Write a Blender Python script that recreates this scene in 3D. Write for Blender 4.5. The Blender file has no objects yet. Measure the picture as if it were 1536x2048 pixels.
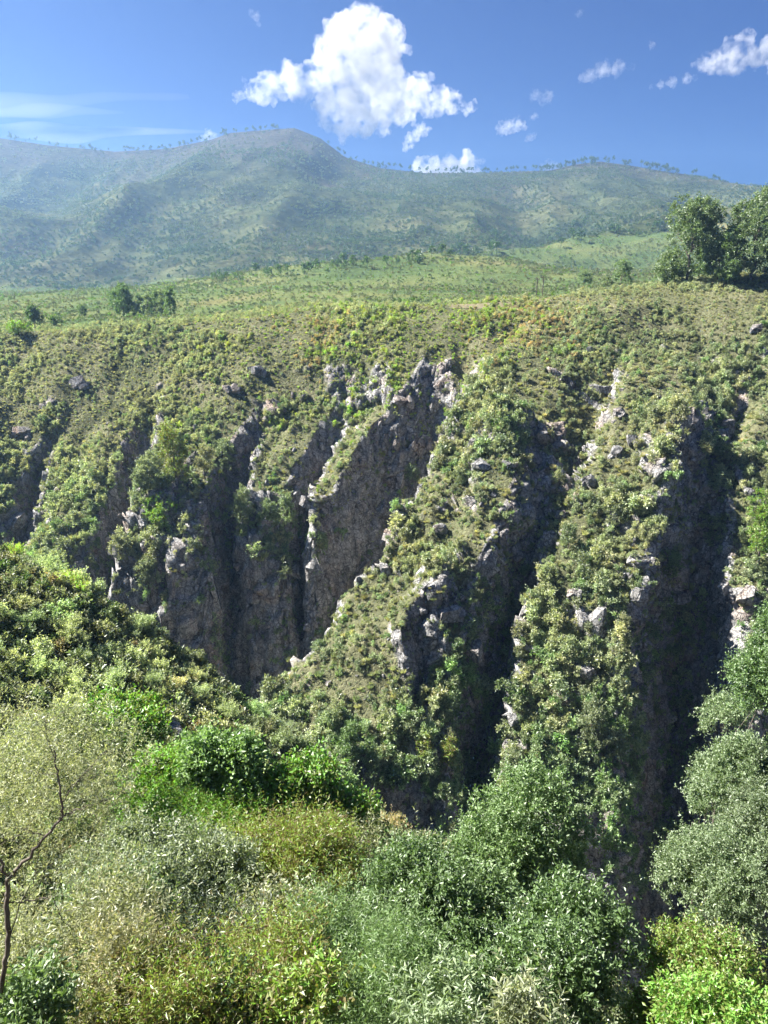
import bpy, math, random
import numpy as np
from mathutils import Vector

# ------------------------------------------------------------------ camera, sky, sun, exposure
R = math.radians
SC = bpy.context.scene
COL = SC.collection
PITCH = 17.4
FPX = 1547.0
cam_d = bpy.data.cameras.new('camera')
cam = bpy.data.objects.new('camera', cam_d)
COL.objects.link(cam)
cam.rotation_euler = (R(90 - PITCH), 0, 0)
cam_d.sensor_fit = 'VERTICAL'
cam_d.sensor_height = 24.0
cam_d.lens = 24.0 * FPX / 2048.0
cam_d.clip_start = 0.1
cam_d.clip_end = 30000
SC.camera = cam

SUN_EL, SUN_AZ = 45.0, -77.0
world = bpy.data.worlds.new('World')
SC.world = world
world.use_nodes = True
wn = world.node_tree
wn.nodes.clear()
sky = wn.nodes.new('ShaderNodeTexSky')
sky.sky_type = 'NISHITA'
sky.sun_disc = False
sky.sun_elevation = R(SUN_EL)
sky.sun_rotation = R(SUN_AZ)
sky.altitude = 300
sky.air_density = 1.0
sky.dust_density = 0.15
sky.ozone_density = 3.5
bg = wn.nodes.new('ShaderNodeBackground')
bg.inputs['Strength'].default_value = 0.05
wo = wn.nodes.new('ShaderNodeOutputWorld')
tint_n = wn.nodes.new('ShaderNodeMix')
tint_n.data_type = 'RGBA'
tint_n.blend_type = 'MULTIPLY'
tint_n.inputs[0].default_value = 1.0
tint_n.inputs[7].default_value = (0.042, 0.115, 0.305, 1)      # a deep clear blue sky
wn.links.new(sky.outputs[0], tint_n.inputs[6])
wn.links.new(tint_n.outputs[2], bg.inputs[0])
wn.links.new(bg.outputs[0], wo.inputs[0])

sun_d = bpy.data.lights.new('sun', 'SUN')
sun_d.energy = 5.0
sun_d.angle = R(0.53)
sun_d.color = (1.0, 0.95, 0.87)
sun = bpy.data.objects.new('sun', sun_d)
COL.objects.link(sun)
SUND = Vector((math.sin(R(SUN_AZ)) * math.cos(R(SUN_EL)), math.cos(R(SUN_AZ)) * math.cos(R(SUN_EL)), math.sin(R(SUN_EL))))
sun.rotation_euler = SUND.to_track_quat('Z', 'Y').to_euler()
sun.location = (-200, 100, 300)

SC.view_settings.view_transform = 'Standard'
SC.view_settings.look = 'None'
SC.view_settings.gamma = 1.0
SC.view_settings.use_curve_mapping = False
SC.view_settings.exposure = 2.4
SC.render.engine = 'CYCLES'
cy = SC.cycles
cy.max_bounces = 12
cy.diffuse_bounces = 4
cy.glossy_bounces = 1
cy.transmission_bounces = 3
cy.transparent_max_bounces = 4
cy.volume_bounces = 12
cy.use_denoising = True
cy.sample_clamp_indirect = 4.0
cy.use_adaptive_sampling = True
cy.adaptive_threshold = 0.02

# ------------------------------------------------------------------ helpers: pixels, noise, meshes
CP, SP = math.cos(R(PITCH)), math.sin(R(PITCH))


def at(u, v, Y):
    """World point seen at photograph pixel (u, v), at distance Y in front of the camera."""
    a = (u - 768.0) / FPX
    b = (1024.0 - v) / FPX
    dy = CP + b * SP
    dz = -SP + b * CP
    t = Y / dy
    return (a * t, Y, dz * t)


def _h(ix, iy, iz, seed):
    with np.errstate(over='ignore'):
        h = ix.astype(np.int32).view(np.uint32) * np.uint32(374761393)
        h = h + iy.astype(np.int32).view(np.uint32) * np.uint32(668265263)
        h = h + iz.astype(np.int32).view(np.uint32) * np.uint32(1274126177)
        h = h + np.uint32((seed * 1442695041) & 0xFFFFFFFF)
        h = (h ^ (h >> np.uint32(13))) * np.uint32(1274126177)
        h = h ^ (h >> np.uint32(16))
    return (h & np.uint32(0xFFFFFF)).astype(np.float32) * np.float32(1.0 / 0xFFFFFF)


def vnoise(x, y, z=None, seed=0):
    x = np.asarray(x, float)
    y = np.asarray(y, float)
    fx, fy = np.floor(x), np.floor(y)
    tx, ty = x - fx, y - fy
    tx = tx * tx * (3 - 2 * tx)
    ty = ty * ty * (3 - 2 * ty)
    if z is None:
        zz = np.zeros_like(fx)
        a = _h(fx, fy, zz, seed) * (1 - tx) + _h(fx + 1, fy, zz, seed) * tx
        b = _h(fx, fy + 1, zz, seed) * (1 - tx) + _h(fx + 1, fy + 1, zz, seed) * tx
        return (a * (1 - ty) + b * ty) * 2 - 1
    fz = np.floor(z)
    tz = z - fz
    tz = tz * tz * (3 - 2 * tz)
    out = 0
    for dz, wz in ((0, 1 - tz), (1, tz)):
        a = _h(fx, fy, fz + dz, seed) * (1 - tx) + _h(fx + 1, fy, fz + dz, seed) * tx
        b = _h(fx, fy + 1, fz + dz, seed) * (1 - tx) + _h(fx + 1, fy + 1, fz + dz, seed) * tx
        out = out + (a * (1 - ty) + b * ty) * wz
    return out * 2 - 1


def fbm(x, y, z=None, octv=4, seed=0, gain=0.5, ridged=False):
    out, amp, f, tot = 0.0, 1.0, 1.0, 0.0
    for i in range(octv):
        n = vnoise(x * f + i * 17.3, y * f - i * 9.1, None if z is None else z * f, seed + i)
        if ridged:
            n = 1 - 2 * np.abs(n)
        out = out + n * amp
        tot += amp
        amp *= gain
        f *= 2.03
    return out / tot


def worley3(x, y, z, seed=0):
    """first and second nearest feature distances and the id hash of the nearest cell"""
    fx, fy, fz = np.floor(x), np.floor(y), np.floor(z)
    d1 = np.full(x.shape, 9.0)
    d2 = np.full(x.shape, 9.0)
    cid = np.zeros(x.shape)
    for i in (-1, 0, 1):
        for j in (-1, 0, 1):
            for k in (-1, 0, 1):
                cx, cyy, cz = fx + i, fy + j, fz + k
                px = cx + 0.15 + 0.7 * _h(cx, cyy, cz, seed)
                py = cyy + 0.15 + 0.7 * _h(cx, cyy, cz, seed + 1)
                pz = cz + 0.15 + 0.7 * _h(cx, cyy, cz, seed + 2)
                d = np.sqrt((px - x) ** 2 + (py - y) ** 2 + (pz - z) ** 2)
                near = d < d1
                d2 = np.where(near, d1, np.minimum(d2, d))
                cid = np.where(near, _h(cx, cyy, cz, seed + 3), cid)
                d1 = np.where(near, d, d1)
    return d1, d2, cid


def sstep(a, b, x):
    t = np.clip((x - a) / (b - a), 0, 1)
    return t * t * (3 - 2 * t)


def smax(a, b, k):
    h = np.clip(0.5 + 0.5 * (a - b) / k, 0, 1)
    return b * (1 - h) + a * h + k * h * (1 - h)


def mesh_np(name, V, F, smooth=True):
    """V (n,3); F (m,3) or (m,4) index array"""
    V = np.ascontiguousarray(V, dtype=np.float32)
    F = np.ascontiguousarray(F, dtype=np.int32)
    me = bpy.data.meshes.new(name)
    n, m, k = len(V), len(F), F.shape[1]
    me.vertices.add(n)
    me.vertices.foreach_set('co', V.ravel())
    me.loops.add(m * k)
    me.loops.foreach_set('vertex_index', F.ravel())
    me.polygons.add(m)
    me.polygons.foreach_set('loop_start', np.arange(m, dtype=np.int32) * k)
    try:
        me.polygons.foreach_set('loop_total', np.full(m, k, dtype=np.int32))
    except Exception:
        pass
    me.polygons.foreach_set('use_smooth', np.full(m, smooth, dtype=bool))
    me.update(calc_edges=True)
    return me


def link(name, me, mat=None, parent=None):
    o = bpy.data.objects.new(name, me)
    COL.objects.link(o)
    if mat is not None and me is not None and not me.materials:
        me.materials.append(mat)
    if parent is not None:
        o.parent = parent
    return o


def tag(o, label=None, cat=None, group=None, kind=None):
    if label:
        o['label'] = label
    if cat:
        o['category'] = cat
    if group:
        o['group'] = group
    if kind:
        o['kind'] = kind
    return o


def grid_faces(nr, nc):
    i = np.arange(nr * nc).reshape(nr, nc)
    return np.stack([i[:-1, :-1], i[:-1, 1:], i[1:, 1:], i[1:, :-1]], -1).reshape(-1, 4)


class RBF:
    def __init__(self, pts):
        p = np.array(pts, float)
        self.p = p[:, :2]
        n = len(p)
        d = np.sqrt(((self.p[:, None] - self.p[None]) ** 2).sum(-1))
        A = np.zeros((n + 3, n + 3))
        A[:n, :n] = d + np.eye(n) * 0.3
        A[:n, n] = 1
        A[:n, n + 1:] = self.p
        A[n:, :n] = A[:n, n:].T
        b = np.zeros(n + 3)
        b[:n] = p[:, 2]
        self.w = np.linalg.solve(A, b)

    def __call__(self, x, y):
        x = np.asarray(x, float)
        y = np.asarray(y, float)
        out = self.w[-3] + self.w[-2] * x + self.w[-1] * y
        for (px, py), w in zip(self.p, self.w):
            out = out + w * np.sqrt((x - px) ** 2 + (y - py) ** 2)
        return out

# ------------------------------------------------------------------ the lie of the land


PLATEAU = RBF([at(*p) for p in [
    (-200, 668, 215), (0, 662, 215), (200, 655, 215), (450, 640, 215), (620, 612, 220), (900, 612, 230), (1070, 605, 235),
    (1250, 578, 225), (1400, 562, 205), (1536, 552, 200), (1750, 548, 200),
    (-100, 640, 300), (100, 632, 300), (350, 622, 300), (700, 588, 330), (1080, 590, 360), (1220, 574, 300), (1450, 560, 280),
    (-200, 596, 600), (0, 592, 600), (300, 585, 580), (560, 533, 520), (850, 509, 520), (1000, 517, 520), (1150, 545, 520),
    (1400, 545, 500), (1700, 540, 500), (-200, 582, 800), (200, 582, 800), (600, 570, 800), (900, 560, 800), (1300, 550, 800), (1700, 548, 800)]])

RIDGE_U = [(-500, 262), (-250, 268), (0, 276), (100, 291), (230, 303), (330, 298), (420, 280), (460, 266), (540, 259), (590, 256), (640, 276), (690, 314),
           (760, 336), (850, 346), (960, 346), (1040, 343), (1100, 341), (1150, 329), (1200, 323), (1260, 331), (1330, 343), (1400, 353),
           (1450, 369), (1490, 396), (1540, 440), (1700, 500), (1900, 520)]
YRIDGE = 1900.0
_rp = np.array([at(u, v, YRIDGE) for u, v in RIDGE_U])


def mountain(x, y):
    base = -28.0
    wx = x + fbm(x / 260, y / 260, seed=71) * 45
    t = np.clip((y - 760) / (YRIDGE - 760), 0, 1.0)
    # ridge line moves to the crest's own x as one climbs
    zr = np.interp(x + (wx - x) * (1 - t) * 1.2, _rp[:, 0], _rp[:, 2])
    prof = 0.30 * t + 0.70 * t ** 1.9
    z = base + (zr - base) * prof
    side = t * (1 - t) * 4
    rid = fbm(wx / 290, y / 800 + 3.0, octv=3, seed=31, ridged=True)
    z = z + side * (rid * 58) + side * fbm(x / 90, y / 90, octv=4, seed=35) * 5
    z = z + sstep(0.0, 0.1, t) * fbm(x / 18, y / 18, octv=3, seed=36) * 1.6 * (1 - sstep(0.93, 1.0, t))
    back = np.maximum(y - YRIDGE, 0)
    return z - back * 0.55


class Spur:
    def __init__(self, pts, left, right, tip=2.6, back=0.9):
        p = np.array([at(*q) for q in pts], float)
        p = p[::-1] if p[0, 1] < p[-1, 1] else p       # from the rim towards the camera
        self.p, self.left, self.right, self.tip, self.back = p, left, right, tip, back

    @staticmethod
    def fall(d, prof):
        w1, s1, w2, s2, s3 = prof
        return s1 * np.minimum(d, w1) + s2 * np.clip(d - w1, 0, w2 - w1) + s3 * np.maximum(d - w2, 0)

    def __call__(self, x, y):
        best = np.full(x.shape, 1e9)
        zc = np.zeros(x.shape)
        side = np.zeros(x.shape)
        p = self.p
        n = len(p)
        for i in range(n - 1):
            a, b = p[i], p[i + 1]
            ex, ey = b[0] - a[0], b[1] - a[1]
            L2 = ex * ex + ey * ey
            t = np.clip(((x - a[0]) * ex + (y - a[1]) * ey) / L2, 0, 1)
            qx, qy = a[0] + ex * t, a[1] + ey * t
            d = np.hypot(x - qx, y - qy)
            upd = d < best
            best = np.where(upd, d, best)
            zc = np.where(upd, a[2] + (b[2] - a[2]) * t, zc)
            # walking towards the camera, the photograph's left is on our right hand
            cr = ex * (y - a[1]) - ey * (x - a[0])
            side = np.where(upd, cr, side)
        onleft = side < 0
        f = np.where(onleft, self.fall(best, self.left), self.fall(best, self.right))
        ahead = np.maximum(p[-1][1] - y, 0)
        f = f + ahead * self.tip
        behind = np.maximum(y - p[0][1], 0)
        return zc - f - behind * self.back


SPURS = {
    'A': Spur([(1070, 640, 188), (1000, 702, 172), (935, 830, 154), (865, 935, 143), (803, 1012, 135), (738, 1125, 127), (662, 1265, 117), (602, 1355, 110), (548, 1440, 104), (520, 1540, 98)],
              (2, 0.7, 6, 2.2, 4.0), (13, 0.3, 26, 0.8, 2.6)),
    'A2': Spur([(1010, 800, 150), (960, 960, 135), (925, 1090, 125), (895, 1210, 118), (880, 1300, 113.5), (872, 1380, 110)],
               (2, 0.8, 7, 1.2, 2.5), (3, 0.5, 6, 1.3, 5.0), tip=3.2),
    'A3': Spur([(850, 1120, 122), (810, 1230, 115), (785, 1330, 110), (775, 1450, 104)],
               (2, 0.9, 6, 1.2, 2.5), (3, 0.6, 5, 1.5, 3.5), tip=2.4),
    'B': Spur([(1300, 630, 190), (1275, 690, 173), (1235, 765, 160), (1200, 885, 146), (1152, 985, 136), (1110, 1075, 130), (1062, 1185, 122), (1034, 1290, 115), (1018, 1400, 109), (1008, 1490, 104), (1000, 1600, 99)],
              (2, 0.8, 7, 1.8, 3.4), (11, 0.33, 21, 0.85, 5.0)),
    'B2': Spur([(1330, 800, 148), (1310, 920, 137), (1290, 1040, 129), (1270, 1160, 122), (1225, 1300, 114), (1200, 1380, 110.5), (1190, 1450, 107)],
               (3, 0.5, 8, 0.9, 2.0), (4, 0.6, 7, 2.0, 7.0), tip=3.0),
    'B3': Spur([(1390, 830, 146), (1365, 1000, 133), (1345, 1130, 125), (1325, 1260, 118), (1310, 1340, 114)],
               (3, 0.6, 6, 1.5, 4.0), (3, 0.8, 5, 2.5, 7.0), tip=4.0),
    'C': Spur([(1640, 640, 185), (1560, 760, 165), (1500, 880, 150), (1470, 990, 140), (1480, 1080, 133), (1520, 1200, 124), (1560, 1330, 116)],
              (4, 0.6, 9, 1.6, 4.0), (10, 0.4, 24, 0.8, 2.0)),
    'D': Spur([(570, 690, 198), (490, 765, 184), (410, 860, 170), (345, 945, 160), (290, 1025, 152), (218, 1112, 145), (205, 1150, 142)],
              (3, 0.5, 9, 1.6, 3.5), (10, 0.4, 15, 1.6, 5.0), tip=3.6),
    'D2': Spur([(440, 930, 160), (400, 1010, 152), (380, 1090, 146), (372, 1150, 143)],
               (4, 0.7, 7, 1.5, 3.0), (5, 0.5, 8, 2.0, 6.0), tip=4.5),
    'E': Spur([(680, 745, 188), (610, 830, 174), (550, 915, 163), (520, 985, 156), (515, 1050, 151), (520, 1110, 147.5)],
              (3, 0.8, 6, 2.2, 5.0), (5, 0.4, 8, 1.8, 6.0), tip=4.0),
    'F': Spur([(800, 745, 184), (740, 830, 171), (680, 930, 160), (645, 985, 155), (635, 1050, 150), (640, 1100, 147)],
              (2, 0.8, 5, 2.4, 5.0), (3, 0.5, 6, 1.8, 6.0), tip=4.0),
    'G': Spur([(330, 705, 200), (285, 760, 188), (235, 840, 175), (195, 915, 165), (150, 1000, 156), (97, 1082, 149), (60, 1150, 143)],
              (8, 0.35, 22, 0.7, 1.6), (5, 0.5, 8, 2.2, 6.0), tip=2.8),
    'K': Spur([(90, 720, 205), (30, 800, 188), (-30, 900, 172), (-60, 1010, 158), (-90, 1120, 148)],
              (8, 0.4, 20, 0.8, 1.8), (10, 0.45, 20, 1.1, 3.0), tip=2.2),
    'L': Spur([(-180, 700, 210), (-230, 820, 185), (-260, 980, 165), (-280, 1130, 150)],
              (8, 0.4, 20, 0.9, 1.8), (10, 0.45, 20, 1.1, 3.0), tip=2.2),
    'M': Spur([(1850, 620, 190), (1760, 760, 170), (1700, 950, 150), (1690, 1150, 135)],
              (8, 0.5, 20, 1.1, 2.5), (10, 0.45, 20, 1.1, 2.0), tip=2.2),
}
class Cleft:
    """a slot cut into the wall along a line of sighted points: (u, v, Y, half width m, depth m)"""
    def __init__(self, pts):
        self.q = np.array([(*at(u, v, Y)[:2], w, d) for u, v, Y, w, d in pts], float)

    def __call__(self, x, y):
        best = np.full(x.shape, 1e9)
        w = np.ones(x.shape)
        dp = np.zeros(x.shape)
        for a, b in zip(self.q[:-1], self.q[1:]):
            ex, ey = b[0] - a[0], b[1] - a[1]
            t = np.clip(((x - a[0]) * ex + (y - a[1]) * ey) / (ex * ex + ey * ey), 0, 1)
            d = np.hypot(x - a[0] - ex * t, y - a[1] - ey * t)
            u = d < best
            best = np.where(u, d, best)
            w = np.where(u, a[2] + (b[2] - a[2]) * t, w)
            dp = np.where(u, a[3] + (b[3] - a[3]) * t, dp)
        k = np.clip(1 - best / (w * 1.35), 0, 1)
        return dp * k ** 0.75


CLEFTS = [Cleft(p) for p in (
    [(320, 800, 181, 2, 1), (300, 850, 174, 2.5, 7), (275, 910, 167, 3, 20), (258, 1000, 158, 3, 30), (215, 1100, 149, 3, 36), (170, 1200, 141, 3, 40)],
    [(540, 860, 174, 2, 1), (500, 910, 167, 2.5, 9), (470, 960, 161, 3, 24), (448, 1050, 153, 3, 36), (452, 1180, 145, 3, 44), (460, 1330, 137, 3, 48)],
    [(690, 850, 175, 1.5, 2), (640, 920, 165, 2, 14), (612, 1000, 156, 2, 26), (603, 1120, 148, 2, 34), (600, 1260, 140, 2, 40)],
    [(872, 775, 178, 2.5, 2), (852, 840, 169, 6, 15), (806, 920, 160, 8, 36), (764, 1010, 151, 8, 48), (724, 1130, 143, 8, 54), (690, 1300, 134, 8, 54)],
    [(100, 880, 173, 1.5, 1), (60, 960, 163, 2.0, 8), (20, 1060, 153, 2, 12)],
    [(395, 930, 163, 1, 2), (372, 1000, 156, 1.2, 4), (350, 1080, 149, 1.2, 7), (330, 1200, 142, 1.2, 8)],
    [(1075, 960, 139, 1.5, 1), (1062, 1020, 134, 2, 7), (1042, 1090, 129, 2.5, 16), (1005, 1230, 120, 3, 26), (975, 1400, 111, 3.5, 30), (950, 1600, 101, 3.5, 30)],
    [(1420, 830, 150, 2, 4), (1405, 930, 141, 4, 22), (1390, 1080, 131, 5, 40), (1370, 1250, 121, 6, 48), (1345, 1450, 110, 6, 48), (1320, 1650, 101, 6, 48)],
    [(850, 1260, 117, 1, 4), (838, 1350, 111, 1.5, 12), (832, 1450, 106, 1.5, 14)],
    [(1262, 1230, 119, 1, 3), (1258, 1320, 114, 1.2, 9), (1255, 1450, 108, 1.2, 12)])]
_rx = np.array([-260, -160, -70, -20, 15, 60, 110, 260], float)
_ry = np.array([205, 205, 203, 200, 196, 196, 198, 200], float)
_ps = np.array([0, 10, 20, 30, 44, 58, 68, 92, 200], float)
_pz = np.array([0, 3.5, 11, 21, 44, 78, 108, 122, 130], float)
_psl = np.array([0, 8, 18, 28, 38, 46, 51, 61, 92, 200], float)        # under the left rim: a long slope, then the cliff
_pl = np.array([0, 4, 12, 21, 28.5, 35, 54, 100, 122, 130], float)

NEAR = RBF([(-60, -15, -2), (-25, -12, -1.8), (0, -12, -1.7), (30, -12, -1.9), (60, -15, -3), (0, 0, -1.9), (-8, 0, -2.2), (8, 0, -2.6),
            (-30, 2, -4), (30, 2, -8), (0, 4, -6.5), (-6, 6, -9), (7, 6, -11),
            (0, 13, -19.5), (-8, 13, -17), (8, 13, -21), (-16, 13, -13), (-30, 18, -12), (16, 14, -25),
            (-14, 26, -22), (0, 26, -28), (9, 24, -29), (-26, 30, -18),
            (14, 20, -31), (20, 22, -44), (32, 14, -24), (42, 24, -30), (36, 34, -36), (60, 30, -26),
            (-34, 50, -18), (-22, 50, -22.8), (-50, 50, -12.5), (-80, 50, -6), (-15, 50, -28.5), (-9, 50, -32.5), (-4, 47, -35.5), (0, 44, -37), (5, 40, -37), (9, 34, -38)])


def near_land(x, y):
    z = NEAR(x, y)
    edge = np.interp(x, [-90, -50, -15, -5, 0, 6, 10, 14, 18, 24, 34, 50, 80], [62, 58, 52, 49, 45, 40, 34, 25, 17, 20, 36, 44, 48])
    edge = edge + fbm(x / 9, y / 40, seed=11) * 2.2
    over = np.maximum(y - edge, 0)
    cleft = np.exp(-((x - (17.5 + (y - 20) * 0.42)) / 4.2) ** 2) * sstep(9, 17, y) * 26
    z = z + fbm(x / 7, y / 7, octv=4, seed=12) * 0.9 * sstep(2, 9, np.hypot(x, y))
    return z - over * (1.4 + 0.05 * np.minimum(over, 30)) - cleft


def wall_land(x, y):
    wx = x + fbm(x / 22, y / 22, octv=3, seed=5) * 3.4 + fbm(x / 7, y / 7, octv=2, seed=6) * 0.9
    wy = y + fbm(x / 22, y / 22, octv=3, seed=8) * 3.4 + fbm(x / 7, y / 7, octv=2, seed=9) * 0.9
    r = np.interp(wx, _rx, _ry)
    r = r + fbm(x / 17, y / 60, octv=3, seed=15) * 6
    s = np.maximum(r - wy, 0)
    pl = PLATEAU(x, np.maximum(y, r))
    kl = 1 - sstep(-8, 14, wx)
    sl = s + sstep(14, 30, s) * (fbm(x / 15, y / 22, octv=3, seed=16) * 9)
    z = pl - np.interp(s, _ps, _pz) * (1 - kl) - np.interp(sl, _psl, _pl) * kl
    for sp in SPURS.values():
        z = smax(z, sp(wx, wy), 2.0)
    for cl in CLEFTS:
        z = z - cl(x + (wx - x) * 0.5, y + (wy - y) * 0.5)
    # ribs and benches on the steeper ground, none on the flat behind the rim
    k = sstep(25, 60, s)
    z = z + k * (fbm(x / 6.0, y / 13.0, octv=3, seed=41, ridged=True) * 1.5)
    z = np.minimum(z, pl + 4)
    z = z + fbm(x / 4.5, y / 4.5, octv=3, seed=44) * 0.35
    return z


HILLS = [Spur([(1560, 405, 1000), (1340, 428, 960), (1200, 468, 900), (1080, 492, 850), (950, 505, 800)], (60, 0.22, 160, 0.3, 0.35), (60, 0.22, 160, 0.3, 0.35), tip=0.16, back=0.1)]


def far_land(x, y):
    pl = PLATEAU(x, y) + fbm(x / 60, y / 60, octv=4, seed=51) * 2.2 * sstep(240, 420, y) + fbm(x / 9, y / 9, octv=3, seed=52) * 0.5
    m = mountain(x, y)
    k = sstep(760, 900, y)
    z = pl * (1 - k) + np.maximum(m, -60) * k
    for h in HILLS:
        hz = h(x + fbm(x / 90, y / 90, seed=55) * 25, y) + fbm(x / 40, y / 40, octv=4, seed=56) * 3
        z = smax(z, np.where(y > 620, hz, -200), 8.0)
    return z


def land(x, y):
    x = np.asarray(x, float)
    y = np.asarray(y, float)
    shp = np.broadcast(x, y).shape
    x = np.broadcast_to(x, shp).ravel()
    y = np.broadcast_to(y, shp).ravel()
    z = np.full(x.shape, -118.0)

    def put(m, f):
        out = np.full(x.shape, -150.0)
        if m.any():
            out[m] = f(x[m], y[m])
        return out
    w = put((y > 60) & (y < 237), wall_land)
    n = put(y < 75, near_land)
    g = smax(n, w, 1.0)
    g = np.maximum(g, -118 + vnoise(x / 8, y / 8, seed=61) * 2)
    fl = put(y > 211, far_land)
    k = sstep(212, 236, y)
    z = np.where(y < 212, g, np.where(y > 236, fl, g * (1 - k) + fl * k))
    return z.reshape(shp)


def normals_of(V, nr, nc):
    P = V.reshape(nr, nc, 3)
    du = np.gradient(P, axis=1)
    dv = np.gradient(P, axis=0)
    n = np.cross(du, dv)
    n /= np.linalg.norm(n, axis=-1, keepdims=True) + 1e-9
    return n.reshape(-1, 3)


def rock_relief(P):
    """jointed relief: tilted beds cut by upright joints"""
    x, y, z = P[:, 0], P[:, 1], P[:, 2]
    w = fbm(x / 6, y / 6, z / 6, octv=2, seed=80) * 1.2
    zt = z - 0.30 * x + 0.12 * y + w
    a1, a2, ida = worley3(x / 3.4 + w * .2, y / 3.4, zt / 4.6, seed=81)
    b1, b2, idb = worley3(x / 1.25 + w * .15, y / 1.25, zt / 1.0, seed=91)
    big = (ida - 0.5) * 1.7 - 0.8 * (1 - sstep(0.0, 0.13, a2 - a1))
    sml = (idb - 0.5) * 0.36 - 0.22 * (1 - sstep(0.0, 0.16, b2 - b1))
    bed = (np.abs(((zt / 2.9) % 1.0) - 0.5) - 0.25) * 0.9
    return big + sml + bed + fbm(x / 9, y / 9, z / 16, octv=3, seed=95) * 1.8 + fbm(x / 4.2, y / 4.2, z / 26, octv=3, seed=98, ridged=True) * 1.3


def sheet(name, X, Y, relief=0.0):
    nr, nc = X.shape
    Z = land(X, Y)
    P = np.stack([X.ravel(), Y.ravel(), Z.ravel()], -1)
    N = normals_of(P, nr, nc)
    steep = 1 - N[:, 2]
    rock = sstep(0.30, 0.50, steep - 0.10 * sstep(166, 184, P[:, 1]) + fbm(P[:, 0] / 5, P[:, 1] / 5, P[:, 2] / 5, octv=4, seed=97) * 0.26)
    if relief:
        m = rock > 0.05
        P[m] += N[m] * (rock_relief(P[m]) * relief * sstep(0.05, 0.8, rock[m]))[:, None]
    me = mesh_np(name, P, grid_faces(nr, nc), smooth=True)
    at_ = me.attributes.new('rock', 'FLOAT', 'POINT')
    at_.data.foreach_set('value', rock.astype(np.float32))
    return me, P, rock, (nr, nc)


def arc_columns(xs, y0, y1, n, blend=0.65):
    """rows spread by arc length along each column so that cliffs keep small faces"""
    yy = np.linspace(y0, y1, 420)
    X0, Y0 = np.meshgrid(xs, yy)
    Z0 = land(X0, Y0)
    dz = np.abs(np.diff(Z0, axis=0))
    seg = np.sqrt(dz ** 2 * blend ** 2 + np.diff(Y0, axis=0) ** 2)
    # smooth across columns to avoid shear
    ker = np.ones(9) / 9
    seg = np.apply_along_axis(lambda r: np.convolve(np.pad(r, 4, mode='edge'), ker, mode='valid'), 1, seg)
    s = np.vstack([np.zeros((1, len(xs))), np.cumsum(seg, 0)])
    out = np.empty((n, len(xs)))
    for j in range(len(xs)):
        out[:, j] = np.interp(np.linspace(0, s[-1, j], n), s[:, j], yy)
    return np.repeat(xs[None], n, 0), out

# ------------------------------------------------------------------ terrain sheets
xs = np.arange(-165, 165.01, 0.46)
GX, GY = arc_columns(xs, 60, 226, 560)
gorge_me, gorge_P, gorge_rock, gorge_s = sheet('gorge_wall', GX, GY, relief=1.0)
nx = np.arange(-90, 90.01, 0.45)
NX, NY = np.meshgrid(nx, np.arange(-16, 66, 0.45))
near_me, near_P, near_rock, near_s = sheet('near_slope', NX, NY, relief=0.35)
yy = np.concatenate([np.arange(222, 420, 1.6), np.geomspace(420, 900, 190)])
XX = np.linspace(-0.85, 0.85, 420)
PX = XX[None] * (yy[:, None] + 60)
plat_me, plat_P, plat_rock, plat_s = sheet('plateau', PX, np.repeat(yy[:, None], len(XX), 1))
yy = np.concatenate([np.linspace(890, 1895, 330), np.linspace(1900, 2600, 30)])
XX = np.linspace(-1700, 1900, 560)
MX, MY = np.meshgrid(XX, yy)
mtn_me, mtn_P, mtn_rock, mtn_s = sheet('mountain', MX, MY)

# ------------------------------------------------------------------ materials
def new_mat(name):
    m = bpy.data.materials.new(name)
    m.use_nodes = True
    nt = m.node_tree
    nt.nodes.clear()
    return m, nt, nt.nodes.new, nt.links.new


def ramp(nt, stops):
    r = nt.nodes.new('ShaderNodeValToRGB')
    e = r.color_ramp.elements
    while len(e) > 1:
        e.remove(e[-1])
    e[0].position, e[0].color = stops[0][0], (*stops[0][1], 1)
    for p, c in stops[1:]:
        k = e.new(p)
        k.color = (*c, 1)
    return r


def noise_node(nt, vec, scale, detail=4, rough=0.55, dist=0.0):
    n = nt.nodes.new('ShaderNodeTexNoise')
    n.inputs['Scale'].default_value = scale
    n.inputs['Detail'].default_value = detail
    n.inputs['Roughness'].default_value = rough
    n.inputs['Distortion'].default_value = dist
    nt.links.new(vec, n.inputs['Vector'])
    return n


def mixc(nt, fac, a, b, mode='MIX'):
    m = nt.nodes.new('ShaderNodeMix')
    m.data_type = 'RGBA'
    m.blend_type = mode
    for k, v in ((0, fac), (6, a), (7, b)):
        if isinstance(v, (int, float)):
            m.inputs[k].default_value = v
        elif isinstance(v, tuple):
            m.inputs[k].default_value = (*v, 1)
        else:
            nt.links.new(v, m.inputs[k])
    return m.outputs[2]


def mathn(nt, op, a, b=None, clamp=False):
    m = nt.nodes.new('ShaderNodeMath')
    m.operation = op
    m.use_clamp = clamp
    for k, v in ((0, a), (1, b)):
        if v is None:
            continue
        if isinstance(v, (int, float)):
            m.inputs[k].default_value = v
        else:
            nt.links.new(v, m.inputs[k])
    return m.outputs[0]


# colour of leaves by 'tint': deep green, green, grey green, olive, straw, rust, yellow green
LEAF_STOPS = [(0.0, (0.030, 0.075, 0.034)), (0.2, (0.088, 0.155, 0.040)), (0.4, (0.148, 0.182, 0.108)), (0.55, (0.185, 0.200, 0.112)),
              (0.7, (0.215, 0.208, 0.118)), (0.82, (0.270, 0.165, 0.085)), (0.9, (0.215, 0.25, 0.055)), (0.95, (0.175, 0.245, 0.042)), (1.0, (0.115, 0.245, 0.035))]


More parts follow.
